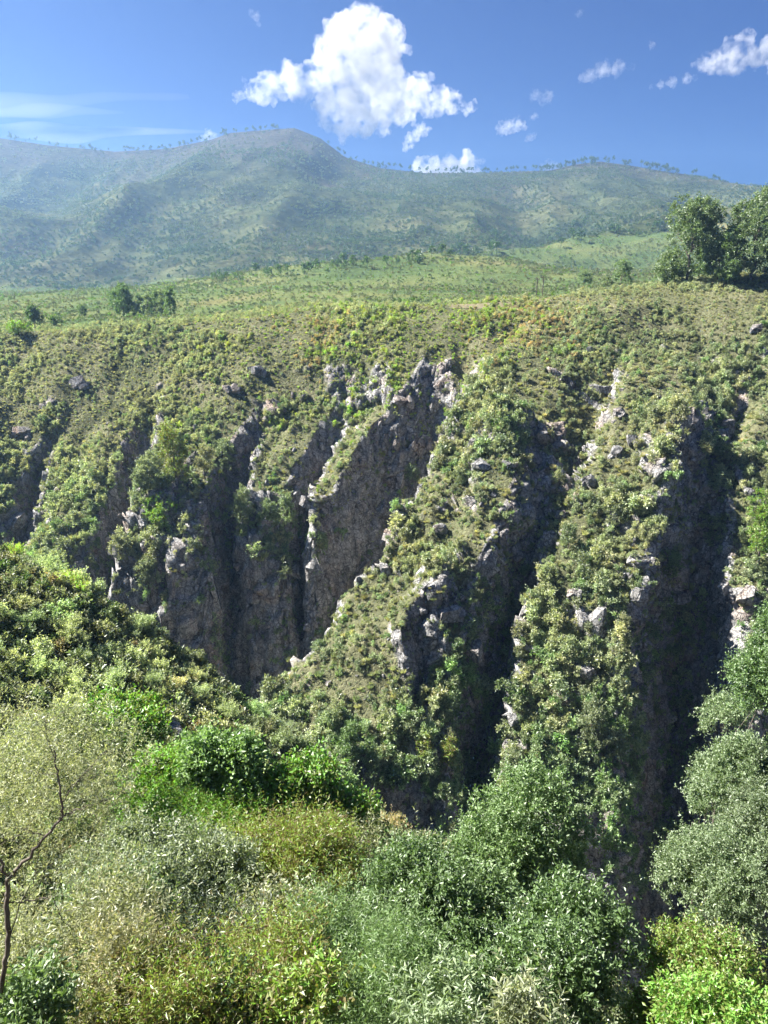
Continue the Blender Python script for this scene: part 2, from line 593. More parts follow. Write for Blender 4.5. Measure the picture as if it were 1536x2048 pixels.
def foliage_mat(name, transl=0.42, gloss=0.035, gl_rough=0.42):
    m, nt, N, L = new_mat(name)
    t = N('ShaderNodeAttribute'); t.attribute_type = 'INSTANCER'; t.attribute_name = 'tint'
    b = N('ShaderNodeAttribute'); b.attribute_type = 'INSTANCER'; b.attribute_name = 'bright'
    r = N('ShaderNodeAttribute'); r.attribute_type = 'GEOMETRY'; r.attribute_name = 'rnd'
    tt = mathn(nt, 'ADD', t.outputs['Fac'], mathn(nt, 'MULTIPLY', mathn(nt, 'SUBTRACT', r.outputs['Fac'], 0.5), 0.16), clamp=True)
    cr = ramp(nt, LEAF_STOPS)
    L(tt, cr.inputs[0])
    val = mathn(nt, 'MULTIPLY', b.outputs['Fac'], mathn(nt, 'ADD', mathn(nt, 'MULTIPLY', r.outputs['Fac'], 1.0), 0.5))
    col = N('ShaderNodeVectorMath'); col.operation = 'SCALE'
    L(cr.outputs[0], col.inputs[0]); L(val, col.inputs['Scale'])
    tcol = mixc(nt, 1.0, col.outputs[0], (1.35, 1.45, 0.75), 'MULTIPLY')
    d = N('ShaderNodeBsdfDiffuse'); L(col.outputs[0], d.inputs[0])
    tr = N('ShaderNodeBsdfTranslucent'); L(tcol, tr.inputs[0])
    mx = N('ShaderNodeMixShader'); mx.inputs[0].default_value = transl
    L(d.outputs[0], mx.inputs[1]); L(tr.outputs[0], mx.inputs[2])
    g = N('ShaderNodeBsdfGlossy'); g.inputs['Roughness'].default_value = gl_rough
    g.inputs['Color'].default_value = (0.9, 0.95, 0.9, 1)
    m2 = N('ShaderNodeMixShader'); m2.inputs[0].default_value = gloss
    L(mx.outputs[0], m2.inputs[1]); L(g.outputs[0], m2.inputs[2])
    o = N('ShaderNodeOutputMaterial'); L(m2.outputs[0], o.inputs[0])
    return m


M_LEAF = foliage_mat('leaves')
M_LEAF_GLOSS = foliage_mat('glossy_leaves', 0.42, 0.05, 0.5)


def rock_colour(nt, vec):
    """weathered sandstone: grey blocks between dark joints, rusty stains, dark water streaks"""
    N, L = nt.nodes.new, nt.links.new
    n1 = noise_node(nt, vec, 0.16, 5, 0.6, 0.6)
    n2 = noise_node(nt, vec, 0.9, 6, 0.65)
    n3 = noise_node(nt, vec, 4.0, 6, 0.72)
    base = ramp(nt, [(0.25, (0.16, 0.16, 0.162)), (0.42, (0.28, 0.276, 0.27)), (0.6, (0.39, 0.38, 0.365)), (0.8, (0.47, 0.46, 0.44))])
    L(n2.outputs[0], base.inputs[0])
    stain = ramp(nt, [(0.50, (0, 0, 0)), (0.70, (1, 1, 1))])
    L(n1.outputs[0], stain.inputs[0])
    c = mixc(nt, mathn(nt, 'MULTIPLY', stain.outputs[0], 0.6), base.outputs[0], (0.33, 0.22, 0.15))
    # joints and beds
    mp_ = N('ShaderNodeMapping')
    mp_.inputs['Rotation'].default_value = (0.12, 0.28, 0.0)
    mp_.inputs['Scale'].default_value = (0.55, 0.55, 0.42)
    wob = noise_node(nt, vec, 0.5, 3, 0.6)
    ad = N('ShaderNodeVectorMath'); ad.operation = 'MULTIPLY_ADD'
    L(wob.outputs['Color'], ad.inputs[0]); ad.inputs[1].default_value = (1.6, 1.6, 1.6); L(vec, ad.inputs[2])
    L(ad.outputs[0], mp_.inputs[0])
    h = n3.outputs[0]
    for sc, th in ((1.0, 0.07), (2.9, 0.09)):
        v = N('ShaderNodeTexVoronoi'); v.feature = 'DISTANCE_TO_EDGE'; v.inputs['Scale'].default_value = sc
        L(mp_.outputs[0], v.inputs['Vector'])
        ck = mathn(nt, 'DIVIDE', v.outputs['Distance'], th, clamp=True)
        c = mixc(nt, mathn(nt, 'MULTIPLY', mathn(nt, 'SUBTRACT', 1.0, ck), 0.6), c, (0.025, 0.025, 0.027))
        h = mathn(nt, 'ADD', h, mathn(nt, 'MULTIPLY', ck, 1.4))
    stv = N('ShaderNodeMapping'); stv.inputs['Scale'].default_value = (0.7, 0.7, 0.05)
    L(vec, stv.inputs[0])
    n4 = noise_node(nt, stv.outputs[0], 1.0, 4, 0.6)
    sr = ramp(nt, [(0.38, (0.62, 0.63, 0.65)), (0.55, (1.05, 1.05, 1.05))])
    L(n4.outputs[0], sr.inputs[0])
    c = mixc(nt, 1.0, c, sr.outputs[0], 'MULTIPLY')
    sp = ramp(nt, [(0.35, (0.5, 0.5, 0.5)), (0.6, (1.15, 1.15, 1.15))])
    L(n3.outputs[0], sp.inputs[0])
    return mixc(nt, 1.0, c, sp.outputs[0], 'MULTIPLY'), h


def rock_mat(name):
    m, nt, N, L = new_mat(name)
    g = N('ShaderNodeNewGeometry')
    c, rh = rock_colour(nt, g.outputs['Position'])
    bp = N('ShaderNodeBump'); bp.inputs['Strength'].default_value = 0.6; bp.inputs['Distance'].default_value = 0.25
    L(rh, bp.inputs['Height'])
    d = N('ShaderNodeBsdfDiffuse'); d.inputs['Roughness'].default_value = 0.4
    L(c, d.inputs[0]); L(bp.outputs[0], d.inputs['Normal'])
    o = N('ShaderNodeOutputMaterial'); L(d.outputs[0], o.inputs[0])
    return m


def ground_mat(name, stops, scale, fine, rock=True, bump=0.5, bumpd=0.4, heath=None):
    m, nt, N, L = new_mat(name)
    g = N('ShaderNodeNewGeometry')
    pos = g.outputs['Position']
    n1 = noise_node(nt, pos, scale, 6, 0.6, 0.4)
    cr = ramp(nt, stops)
    L(n1.outputs[0], cr.inputs[0])
    n2 = noise_node(nt, pos, fine, 5, 0.7)
    fr = ramp(nt, [(0.3, (0.45, 0.45, 0.45)), (0.65, (1.35, 1.35, 1.35))])
    L(n2.outputs[0], fr.inputs[0])
    c = mixc(nt, 1.0, cr.outputs[0], fr.outputs[0], 'MULTIPLY')
    h = n2.outputs[0]
    if heath:
        n5 = noise_node(nt, pos, 0.014, 5, 0.62, 0.5)      # darker wooded patches
        wr = ramp(nt, [(0.38, (0.45, 0.5, 0.5)), (0.56, (1.15, 1.15, 1.1))])
        L(n5.outputs[0], wr.inputs[0])
        c = mixc(nt, 1.0, c, wr.outputs[0], 'MULTIPLY')
    if heath:               # bare brownish heath on the high ground
        sx = N('ShaderNodeSeparateXYZ'); L(pos, sx.inputs[0])
        hn = mathn(nt, 'MULTIPLY', mathn(nt, 'SUBTRACT', n1.outputs[0], 0.5), 260.0)
        hf_ = mathn(nt, 'DIVIDE', mathn(nt, 'SUBTRACT', mathn(nt, 'ADD', sx.outputs[2], hn), heath[0]), heath[1], clamp=True)
        c = mixc(nt, mathn(nt, 'MULTIPLY', hf_, 0.85), c, mixc(nt, 1.0, (0.046, 0.040, 0.037), fr.outputs[0], 'MULTIPLY'))
    if rock:
        a = N('ShaderNodeAttribute'); a.attribute_name = 'rock'
        rc, rh = rock_colour(nt, pos)
        f = mathn(nt, 'MULTIPLY', mathn(nt, 'SUBTRACT', mathn(nt, 'ADD', a.outputs['Fac'], mathn(nt, 'MULTIPLY', n2.outputs[0], 0.5)), 0.45), 2.2, clamp=True)
        c = mixc(nt, f, c, rc)
        h = mathn(nt, 'ADD', n2.outputs[0], rh)
    bp = N('ShaderNodeBump'); bp.inputs['Strength'].default_value = bump; bp.inputs['Distance'].default_value = bumpd
    L(h, bp.inputs['Height'])
    d = N('ShaderNodeBsdfDiffuse'); L(c, d.inputs[0]); L(bp.outputs[0], d.inputs['Normal'])
    o = N('ShaderNodeOutputMaterial'); L(d.outputs[0], o.inputs[0])
    return m


def plain_mat(name, c1, c2, scale=8.0, rough=0.9):
    m, nt, N, L = new_mat(name)
    g = N('ShaderNodeTexCoord')
    n = noise_node(nt, g.outputs['Object'], scale, 5, 0.65)
    cr = ramp(nt, [(0.3, c1), (0.7, c2)])
    L(n.outputs[0], cr.inputs[0])
    d = N('ShaderNodeBsdfDiffuse'); L(cr.outputs[0], d.inputs[0])
    o = N('ShaderNodeOutputMaterial'); L(d.outputs[0], o.inputs[0])
    return m


M_ROCK = rock_mat('sandstone')
M_GORGE = ground_mat('gorge_ground', [(0.25, (0.06, 0.068, 0.036)), (0.5, (0.105, 0.108, 0.06)), (0.75, (0.16, 0.152, 0.095))], 0.12, 1.6)
M_NEAR = ground_mat('near_ground', [(0.25, (0.04, 0.045, 0.02)), (0.5, (0.07, 0.065, 0.035)), (0.75, (0.11, 0.09, 0.05))], 0.3, 4.0)
M_PLAT = ground_mat('plateau_ground', [(0.28, (0.042, 0.062, 0.026)), (0.42, (0.06, 0.088, 0.034)), (0.55, (0.09, 0.108, 0.042)), (0.72, (0.13, 0.118, 0.056))], 0.012, 0.5, rock=False, bump=0.8, bumpd=1.0)
M_MTN = ground_mat('mountain_ground', [(0.3, (0.03, 0.04, 0.02)), (0.45, (0.046, 0.056, 0.027)), (0.58, (0.062, 0.067, 0.034)), (0.75, (0.085, 0.077, 0.048))], 0.0065, 0.085, rock=False, bump=0.9, bumpd=6.0, heath=(150.0, 110.0))
M_BARK = plain_mat('bark', (0.07, 0.058, 0.048), (0.16, 0.14, 0.12), 3.0)
M_BARK_PALE = plain_mat('pale_bark', (0.16, 0.14, 0.12), (0.34, 0.31, 0.28), 3.0)
M_POLE = plain_mat('weathered_pole', (0.06, 0.05, 0.04), (0.12, 0.10, 0.085), 2.0)
M_PATH = plain_mat('dirt_track', (0.10, 0.09, 0.055), (0.16, 0.14, 0.09), 0.8)

# ------------------------------------------------------------------ the setting
SHEETS = {}
for nm, me, mt in (('gorge_wall', gorge_me, M_GORGE), ('near_slope', near_me, M_NEAR), ('plateau', plat_me, M_PLAT), ('mountain', mtn_me, M_MTN)):
    o = link(nm, me, mt)
    o['kind'] = 'structure'
    SHEETS[nm] = o

# ------------------------------------------------------------------ haze: one closed box of even air
hb = np.array([(x, y, z) for x in (-2600, 2600) for y in (-500, 3000) for z in (-140, 395)], float)
hf = np.array([(0, 1, 3, 2), (4, 6, 7, 5), (0, 4, 5, 1), (2, 3, 7, 6), (0, 2, 6, 4), (1, 5, 7, 3)])
m, nt, N, L = new_mat('haze_air')
pv = N('ShaderNodeVolumePrincipled')
pv.inputs['Color'].default_value = (0.38, 0.63, 1.0, 1)
pv.inputs['Density'].default_value = 0.000155
pv.inputs['Anisotropy'].default_value = 0.5
o_ = N('ShaderNodeOutputMaterial'); L(pv.outputs[0], o_.inputs['Volume'])
M_HAZE = m
haze = link('haze', mesh_np('haze', hb, hf, smooth=False), M_HAZE)
tag(haze, kind='stuff', label='thin pale blue haze over the whole valley')

# ------------------------------------------------------------------ plant builders
GOLD = 2.39996


def unit(a):
    return a / (np.linalg.norm(a, axis=-1, keepdims=True) + 1e-9)


def leaf_mesh(name, base, direc, length, width, rng, mat, fold=0.25):
    """one folded diamond of two triangles for each leaf"""
    n = len(base)
    d = unit(direc)
    ref = unit(rng.normal(size=(n, 3)))
    s = unit(np.cross(d, ref))
    nn = np.cross(s, d)
    L = length[:, None]
    W = width[:, None]
    mid = base + d * L * 0.5
    V = np.stack([base, mid + s * W * 0.5 + nn * W * fold, base + d * L, mid - s * W * 0.5 + nn * W * fold], 1).reshape(-1, 3)
    i = np.arange(n)[:, None] * 4
    F = np.concatenate([i + np.array([[0, 1, 2]]), i + np.array([[0, 2, 3]])], 1).reshape(-1, 3)
    me = mesh_np(name, V, F, smooth=False)
    a = me.attributes.new('rnd', 'FLOAT', 'FACE')
    a.data.foreach_set('value', np.repeat(rng.random(n), 2).astype(np.float32))
    me.materials.append(mat)
    return me


def crown_points(rng, lobes, n, hollow=0.55, low=-0.8):
    """points spread through a union of lobes (cx,cy,cz,rx,ry,rz), thicker towards each lobe's skin"""
    lb = np.array(lobes, float)
    wt = lb[:, 3] * lb[:, 4] + lb[:, 3] * lb[:, 5]
    k = rng.choice(len(lb), n, p=wt / wt.sum())
    d = unit(rng.normal(size=(n, 3)))
    d[:, 2] = np.where(d[:, 2] < low, -d[:, 2], d[:, 2])
    r = hollow + (1.02 - hollow) * rng.random(n) ** 0.6
    r = r * (1 + 0.22 * fbm(d[:, 0] * 2.2 + k * 7, d[:, 1] * 2.2, d[:, 2] * 2.2, octv=2, seed=3))
    return lb[k, :3] + d * lb[k, 3:] * r[:, None], d


def spray(name, seed, lobes, n_twig, per, twig, leaf, mat=None, up=0.45, droop=0.0, hollow=0.55, low=-0.8, spread=0.85):
    """twigs with leaves set along them"""
    rng = np.random.default_rng(seed)
    nc = max(8, n_twig // 9)                       # twigs sit in clumps, with gaps between
    cp, co = crown_points(rng, lobes, nc, hollow, low)
    kk = rng.integers(0, nc, n_twig)
    p = cp[kk] + rng.normal(size=(n_twig, 3)) * twig * 0.38
    out = unit(co[kk] + rng.normal(size=(n_twig, 3)) * 0.35)
    td = unit(out * 0.75 + np.array([0, 0, up]) + rng.normal(size=(n_twig, 3)) * 0.45)
    tl = twig * (0.6 + 0.8 * rng.random(n_twig)) * np.where(rng.random(n_twig) < 0.07, 2.1, 1.0)   # some shoots stand out
    t = (np.arange(per) + 0.5) / per
    base = p[:, None] + td[:, None] * (tl[:, None] * t[None])[..., None]
    base[..., 2] -= droop * (tl[:, None] * t[None]) ** 2
    a = unit(np.cross(td, np.array([0.31, 0.22, 0.92])))
    b = np.cross(td, a)
    ph = np.arange(per) * GOLD + rng.random(n_twig)[:, None] * 6.28
    rad = a[:, None] * np.cos(ph)[..., None] + b[:, None] * np.sin(ph)[..., None]
    ld = td[:, None] * 0.55 + rad * spread + rng.normal(size=(n_twig, per, 3)) * 0.22
    n = n_twig * per
    ln = leaf[0] * (0.65 + 0.7 * rng.random(n))
    return leaf_mesh(name, base.reshape(-1, 3), ld.reshape(-1, 3), ln, ln * leaf[1] / leaf[0], rng, mat or M_LEAF)


def tubes(name, paths, mat, sides=6):
    """paths: list of (points (n,3), radii (n,))"""
    Vs, Fs, off = [], [], 0
    for pts, rad in paths:
        pts = np.array(pts, float)
        rad = np.array(rad, float)
        n = len(pts)
        tang = unit(np.gradient(pts, axis=0))
        ref = np.array([0.35, 0.9, 0.2])
        a = unit(np.cross(tang, ref))
        b = np.cross(tang, a)
        ang = np.arange(sides) * 2 * math.pi / sides
        ring = pts[:, None] + rad[:, None, None] * (a[:, None] * np.cos(ang)[None, :, None] + b[:, None] * np.sin(ang)[None, :, None])
        Vs.append(ring.reshape(-1, 3))
        i = np.arange(n - 1)[:, None] * sides
        j = np.arange(sides)[None]
        k = (j + 1) % sides
        Fs.append(np.stack([i + j, i + k, i + sides + k, i + sides + j], -1).reshape(-1, 4) + off)
        off += n * sides
    me = mesh_np(name, np.concatenate(Vs), np.concatenate(Fs), smooth=True)
    me.materials.append(mat)
    return me


def limb(rng, a, b, r0, r1, n=6, wob=0.08):
    a, b = np.array(a, float), np.array(b, float)
    t = np.linspace(0, 1, n)[:, None]
    L = np.linalg.norm(b - a)
    p = a + (b - a) * t
    p[1:-1] += rng.normal(size=(n - 2, 3)) * wob * L * 0.35
    p[:, 2] += (np.sin(t[:, 0] * math.pi) * 0.06 * L)
    return p, r0 + (r1 - r0) * t[:, 0]


def trunk_mesh(name, seed, base_z, lobes, r, mat, sides=6, many=10):
    """a tapered trunk with limbs into the lobes of the crown; the crown's centre is near the origin's axis"""
    rng = np.random.default_rng(seed)
    lb = np.array(lobes, float)
    c = lb[:, :3].mean(0)
    top = np.array([c[0] * 0.6, c[1] * 0.6, c[2]])
    P = [limb(rng, (0, 0, base_z), top, r, r * 0.55, 8, 0.05)]
    for i in range(many):
        k = rng.integers(len(lb))
        q = lb[k, :3] + unit(rng.normal(size=3)) * lb[k, 3:] * 0.7
        s = P[0][0][rng.integers(3, 8)]
        P.append(limb(rng, s, q, r * 0.4, r * 0.08, 6, 0.12))
    return tubes(name, P, mat, sides)


def lobes_round(rng, rx, ry, rz, n=7, frac=0.55):
    """an uneven crown: a small core and many lobes of different size round it"""
    L = [(0, 0, 0, rx * 0.55, ry * 0.55, rz * 0.6)]
    for i in range(n + 5):
        d = unit(rng.normal(size=3))
        d[2] = abs(d[2]) * 1.25 - 0.45
        f = frac * rng.uniform(0.45, 1.05)
        k = 1.0 - f * 0.55
        L.append((d[0] * rx * k, d[1] * ry * k, d[2] * rz * k, rx * f * 0.8, ry * f * 0.8, rz * f * 0.7))
    return L


def make_collection(name, meshes):
    c = bpy.data.collections.new(name)
    for i, me in enumerate(meshes):
        c.objects.link(bpy.data.objects.new('%s_%02d' % (name, i), me))
    return c


def instancer(name, coll):
    ng = bpy.data.node_groups.new(name, 'GeometryNodeTree')
    ng.interface.new_socket('Geometry', in_out='INPUT', socket_type='NodeSocketGeometry')
    ng.interface.new_socket('Geometry', in_out='OUTPUT', socket_type='NodeSocketGeometry')
    N, L = ng.nodes.new, ng.links.new
    gi, go = N('NodeGroupInput'), N('NodeGroupOutput')
    ci = N('GeometryNodeCollectionInfo')
    ci.inputs['Collection'].default_value = coll
    ci.inputs['Separate Children'].default_value = True
    ci.inputs['Reset Children'].default_value = True
    ip = N('GeometryNodeInstanceOnPoints')
    ip.inputs['Pick Instance'].default_value = True

    def na(nm, ty):
        a = N('GeometryNodeInputNamedAttribute')
        a.data_type = ty
        a.inputs['Name'].default_value = nm
        return a.outputs[0]
    L(gi.outputs[0], ip.inputs['Points'])
    L(ci.outputs[0], ip.inputs['Instance'])
    L(na('idx', 'INT'), ip.inputs['Instance Index'])
    L(na('rot', 'FLOAT_VECTOR'), ip.inputs['Rotation'])
    L(na('scl', 'FLOAT_VECTOR'), ip.inputs['Scale'])
    L(ip.outputs[0], go.inputs[0])
    return ng


def scatter(name, ng, P, idx, rot, scl, tint, bright, label):
    me = bpy.data.meshes.new(name)
    n = len(P)
    me.vertices.add(n)
    me.vertices.foreach_set('co', np.ascontiguousarray(P, dtype=np.float32).ravel())
    for nm, ty, val, key in (('idx', 'INT', idx, 'value'), ('rot', 'FLOAT_VECTOR', rot, 'vector'), ('scl', 'FLOAT_VECTOR', scl, 'vector'),
                             ('tint', 'FLOAT', tint, 'value'), ('bright', 'FLOAT', bright, 'value')):
        a = me.attributes.new(nm, ty, 'POINT')
        a.data.foreach_set(key, np.ascontiguousarray(val, dtype=np.int32 if ty == 'INT' else np.float32).ravel())
    o = link(name, me)
    md = o.modifiers.new('scatter', 'NODES')
    md.node_group = ng
    tag(o, label=label, kind='stuff')
    return o


def surface_points(P, shape, weight, n, rng):
    """n random points on a sheet, spread by area times weight (per vertex)"""
    nr, nc = shape
    Q = P.reshape(nr, nc, 3)
    a, b, c, d = Q[:-1, :-1], Q[:-1, 1:], Q[1:, 1:], Q[1:, :-1]
    nrm = np.cross(c - a, d - b)
    ar = np.linalg.norm(nrm, axis=-1) * 0.5
    W = weight.reshape(nr, nc)
    w = (ar * (W[:-1, :-1] + W[1:, 1:]) * 0.5).ravel()
    k = rng.choice(len(w), n, p=w / w.sum())
    s, t = rng.random(n)[:, None], rng.random(n)[:, None]
    A, B, C, D = (q.reshape(-1, 3)[k] for q in (a, b, c, d))
    pt = (A * (1 - s) + B * s) * (1 - t) + (D * (1 - s) + C * s) * t
    nn = unit(nrm.reshape(-1, 3)[k])
    nn *= np.sign(nn[:, 2:3] + 1e-9)
    return pt, nn


def project(P):
    x, y, z = P[:, 0], P[:, 1], P[:, 2]
    dep = y * CP - z * SP
    up = y * SP + z * CP
    return 768 + FPX * x / dep, 1024 - FPX * up / dep, dep


def visible(P, lift=1.0, n=70):
    """which points the camera position can see over the land"""
    T = np.linspace(0.12, 0.985, n)
    ok = np.ones(len(P), bool)
    for c in range(0, len(P), 4000):
        q = P[c:c + 4000] + np.array([0, 0, lift])
        S = q[:, None] * T[None, :, None]
        ok[c:c + 4000] = (land(S[..., 0], S[..., 1]) < S[..., 2] + 0.15).all(1)
    return ok


def hit(u, v, y0=8.0, y1=2000.0):
    """where the sight line through a photograph pixel meets the land"""
    Y = np.geomspace(y0, y1, 700)
    p = np.array([at(u, v, q) for q in Y])
    below = land(p[:, 0], p[:, 1]) > p[:, 2]
    if not below.any():
        return np.array(at(u, v, y1))
    i = int(np.argmax(below))
    a, b = Y[max(i - 1, 0)], Y[i]
    Yf = np.linspace(a, b, 30)
    p = np.array([at(u, v, q) for q in Yf])
    below = land(p[:, 0], p[:, 1]) > p[:, 2]
    return p[int(np.argmax(below))] if below.any() else p[-1]

# ------------------------------------------------------------------ shrub prototypes
RNG = np.random.default_rng(7)
wall_protos = []
for i in range(6):          # bushes about 1 m in radius, seen from far
    r_ = np.random.default_rng(100 + i)
    lb = lobes_round(r_, 1.0, 1.0, 0.85 + 0.25 * r_.random(), n=5)
    lb = [(a, b, c + 0.7, d, e, f) for a, b, c, d, e, f in lb]
    wall_protos.append(spray('shrub_foliage', 100 + i, lb, 62, 6, 0.42, (0.30, 0.15), hollow=0.45, low=-0.5))
for i in range(2):          # upright bushes
    r_ = np.random.default_rng(120 + i)
    lb = [(0, 0, 0.7, 0.55, 0.55, 0.8), (0.15, 0.1, 1.5, 0.42, 0.42, 0.75), (-0.2, 0, 1.1, 0.4, 0.4, 0.6), (0, -0.1, 2.0, 0.25, 0.25, 0.5)]
    wall_protos.append(spray('upright_shrub_foliage', 120 + i, lb, 60, 6, 0.4, (0.28, 0.12), up=0.9, hollow=0.4))
for i in range(2):          # tussocks of reedy blades
    r_ = np.random.default_rng(140 + i)
    n = 150
    an = r_.random(n) * 6.28
    rr = r_.random(n) ** 0.5 * 0.35
    b0 = np.stack([np.cos(an) * rr, np.sin(an) * rr, np.zeros(n)], -1)
    dd = np.stack([np.cos(an) * (0.25 + rr), np.sin(an) * (0.25 + rr), np.full(n, 0.9)], -1) + r_.normal(size=(n, 3)) * 0.15
    wall_protos.append(leaf_mesh('tussock_blades', b0, dd, 0.7 + 0.6 * r_.random(n), np.full(n, 0.09), r_, M_LEAF))
NG_WALL = instancer('scatter_wall_shrubs', make_collection('wall_shrub', wall_protos))

far_protos = []
for i in range(4):
    r_ = np.random.default_rng(160 + i)
    lb = [(0, 0, 0.55, 0.9, 0.9, 0.65), (0.4, 0.2, 0.8, 0.5, 0.5, 0.5), (-0.3, 0.3, 0.7, 0.5, 0.5, 0.5)]
    far_protos.append(spray('scrub_foliage', 160 + i, lb, 26, 3, 0.4, (0.6, 0.36), hollow=0.5, low=-0.2))
NG_FAR = instancer('scatter_far_scrub', make_collection('far_scrub', far_protos))


def euler_z(n, rng, lean=0.12):
    return np.stack([rng.normal(size=n) * lean, rng.normal(size=n) * lean, rng.random(n) * 6.28], -1)


# ------------------------------------------------------------------ shrubs over the gorge wall
BRACKEN = [(hit(u, v), r) for u, v, r in ((915, 655, 17), (965, 628, 14), (860, 690, 14), (790, 760, 12), (1190, 585, 15), (620, 640, 22))]
RUSTY = [(hit(u, v), r) for u, v, r in ((1060, 650, 11), (1010, 690, 7), (600, 660, 6), (640, 690, 5))]


def wall_tint(P, rng):
    n = len(P)
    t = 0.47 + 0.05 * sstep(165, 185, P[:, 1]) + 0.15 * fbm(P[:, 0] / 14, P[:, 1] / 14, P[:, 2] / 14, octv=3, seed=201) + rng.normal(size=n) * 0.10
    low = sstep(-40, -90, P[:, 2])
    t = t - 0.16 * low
    t = np.clip(t, 0.1, 0.64)
    for c, r in RUSTY:
        d = np.hypot(P[:, 0] - c[0], P[:, 1] - c[1])
        k = rng.random(n) < 0.75 * np.exp(-(d / r) ** 2)
        t = np.where(k, 0.66 + 0.12 * rng.random(n), t)
    for c, r in BRACKEN:
        d = np.hypot(P[:, 0] - c[0], P[:, 1] - c[1])
        k = rng.random(n) < 0.34 * np.exp(-(d / r) ** 2)
        t = np.where(k, 0.88 + 0.07 * rng.random(n), t)
    return t


zz = gorge_P[:, 2]
clump = fbm(gorge_P[:, 0] / 6, gorge_P[:, 1] / 6, gorge_P[:, 2] / 6, octv=3, seed=210)
gN = normals_of(gorge_P, *gorge_s)
w = (1 - gorge_rock) * 1.0 + gorge_rock * (0.10 + 0.55 * sstep(-0.05, 0.4, clump)) * sstep(0.02, 0.30, gN[:, 2])
w = np.maximum(w, 0.22 * gorge_rock * sstep(-58, -44, zz) * sstep(-5, -25, gorge_P[:, 0]) * sstep(0.0, 0.25, clump + 0.12))
w = np.maximum(w, 0.8 * gorge_rock * sstep(0.1, 0.6, gN[:, 0]) * sstep(-0.35, 0.2, clump))      # shady sides carry more green
w = w * sstep(-112, -95, zz) * (1 + 0.9 * sstep(160, 180, gorge_P[:, 1]))
w = w * (1 - 0.72 * gorge_rock * sstep(4, -6, gorge_P[:, 0]) * sstep(-40, -50, zz) * sstep(128, 136, gorge_P[:, 1]))       # the left buttresses stay bare
NW = 112000
wp, wnrm = surface_points(gorge_P, gorge_s, w, NW, RNG)
lush = fbm(wp[:, 0] / 11, wp[:, 1] / 11, wp[:, 2] / 11, octv=3, seed=212) + 0.25 * sstep(-45, -75, wp[:, 2])
wscale = (0.26 + 0.78 * RNG.random(NW) ** 3.2) * (0.8 + 0.7 * sstep(-0.15, 0.35, lush))
wscale *= (1.0 - 0.42 * sstep(150, 180, wp[:, 1]))
widx = RNG.integers(0, 8, NW)
widx = np.where(RNG.random(NW) < 0.62 - 0.55 * sstep(-0.3, 0.2, lush), RNG.integers(8, 10, NW), widx)     # reedy tussocks on the drier ground
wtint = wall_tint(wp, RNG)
wtint = np.where((widx >= 8) & (wtint < 0.8), np.clip(wtint + 0.12, 0, 0.68), wtint)
wbright = 0.9 + 1.15 * RNG.random(NW)
wrot = euler_z(NW, RNG)
wscl = wscale[:, None] * (0.85 + 0.3 * RNG.random((NW, 3)))
wp = wp - wnrm * 0.12

# the shrubs that show largest become things of their own
u_, v_, dep_ = project(wp)
size_px = wscale / dep_ * FPX
cand = np.where((u_ > 5) & (u_ < 1531) & (v_ > 600) & (v_ < 1750) & (widx < 8))[0]
cand = cand[np.argsort(-size_px[cand])][:900]
cand = cand[visible(wp[cand], 0.9)][:270]
ZONES = [
    ('the leftmost rock spur', lambda u, v: u < 190),
    ('the left hand cliff spurs', lambda u, v: u < 480),
    ('the narrow rock pillars', lambda u, v: u < 640 + max(0, 1000 - v) * 0.35),
    ('the long middle spur', lambda u, v: u < 1040 - max(0, v - 1000) * 0.06),
    ('the broad right hand spur', lambda u, v: u < 1330),
    ('the wall beyond the chasm', lambda u, v: True)]


def hue_word(t):
    return 'dark green' if t < 0.3 else 'grey green' if t < 0.5 else 'olive' if t < 0.62 else 'tan' if t < 0.86 else 'yellow green'


med = float(np.median(size_px[cand]))
for j, i in enumerate(cand):
    o = link('shrub', wall_protos[widx[i]])
    o.location = wp[i]
    o.rotation_euler = wrot[i]
    o.scale = wscl[i] * 1.1
    o['tint'] = float(wtint[i]); o['bright'] = float(wbright[i])
    zone = next(z_ for z_, f in ZONES if f(u_[i], v_[i]))
    part_ = 'top' if v_[i] < 760 else 'upper part' if v_[i] < 960 else 'middle' if v_[i] < 1180 else 'lower part' if v_[i] < 1400 else 'foot'
    lab = '%s %s %s on the %s of %s' % ('large' if size_px[i] > med else 'small', hue_word(wtint[i]), 'upright shrub' if widx[i] > 5 else 'rounded shrub', part_, zone)
    tag(o, lab, 'shrub', 'shrubs on ' + zone)
keep = np.ones(NW, bool)
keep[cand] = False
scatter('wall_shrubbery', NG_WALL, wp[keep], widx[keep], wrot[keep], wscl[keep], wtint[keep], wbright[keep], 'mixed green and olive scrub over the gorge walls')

# ------------------------------------------------------------------ plateau and mountain scrub
NP_ = 34000
pw = np.ones(len(plat_P)) * (0.35 + sstep(-0.2, 0.35, fbm(plat_P[:, 0] / 30, plat_P[:, 1] / 30, octv=3, seed=220)))
dist = np.hypot(plat_P[:, 0], plat_P[:, 1])
pw = pw * (250.0 / dist) ** 1.1 * (np.abs(plat_P[:, 0]) < plat_P[:, 1] * 0.62 + 30)
pp, pn = surface_points(plat_P, plat_s, pw, NP_, RNG)
pd = np.hypot(pp[:, 0], pp[:, 1])
ps = (0.35 + 0.6 * RNG.random(NP_) ** 2.5) * (0.75 + 0.55 * sstep(250, 700, pd))
pt = 0.44 + 0.2 * fbm(pp[:, 0] / 35, pp[:, 1] / 35, octv=3, seed=221) + RNG.normal(size=NP_) * 0.1
pt = np.where(RNG.random(NP_) < 0.22, 0.93 + 0.07 * RNG.random(NP_), np.clip(pt, 0.05, 0.7))
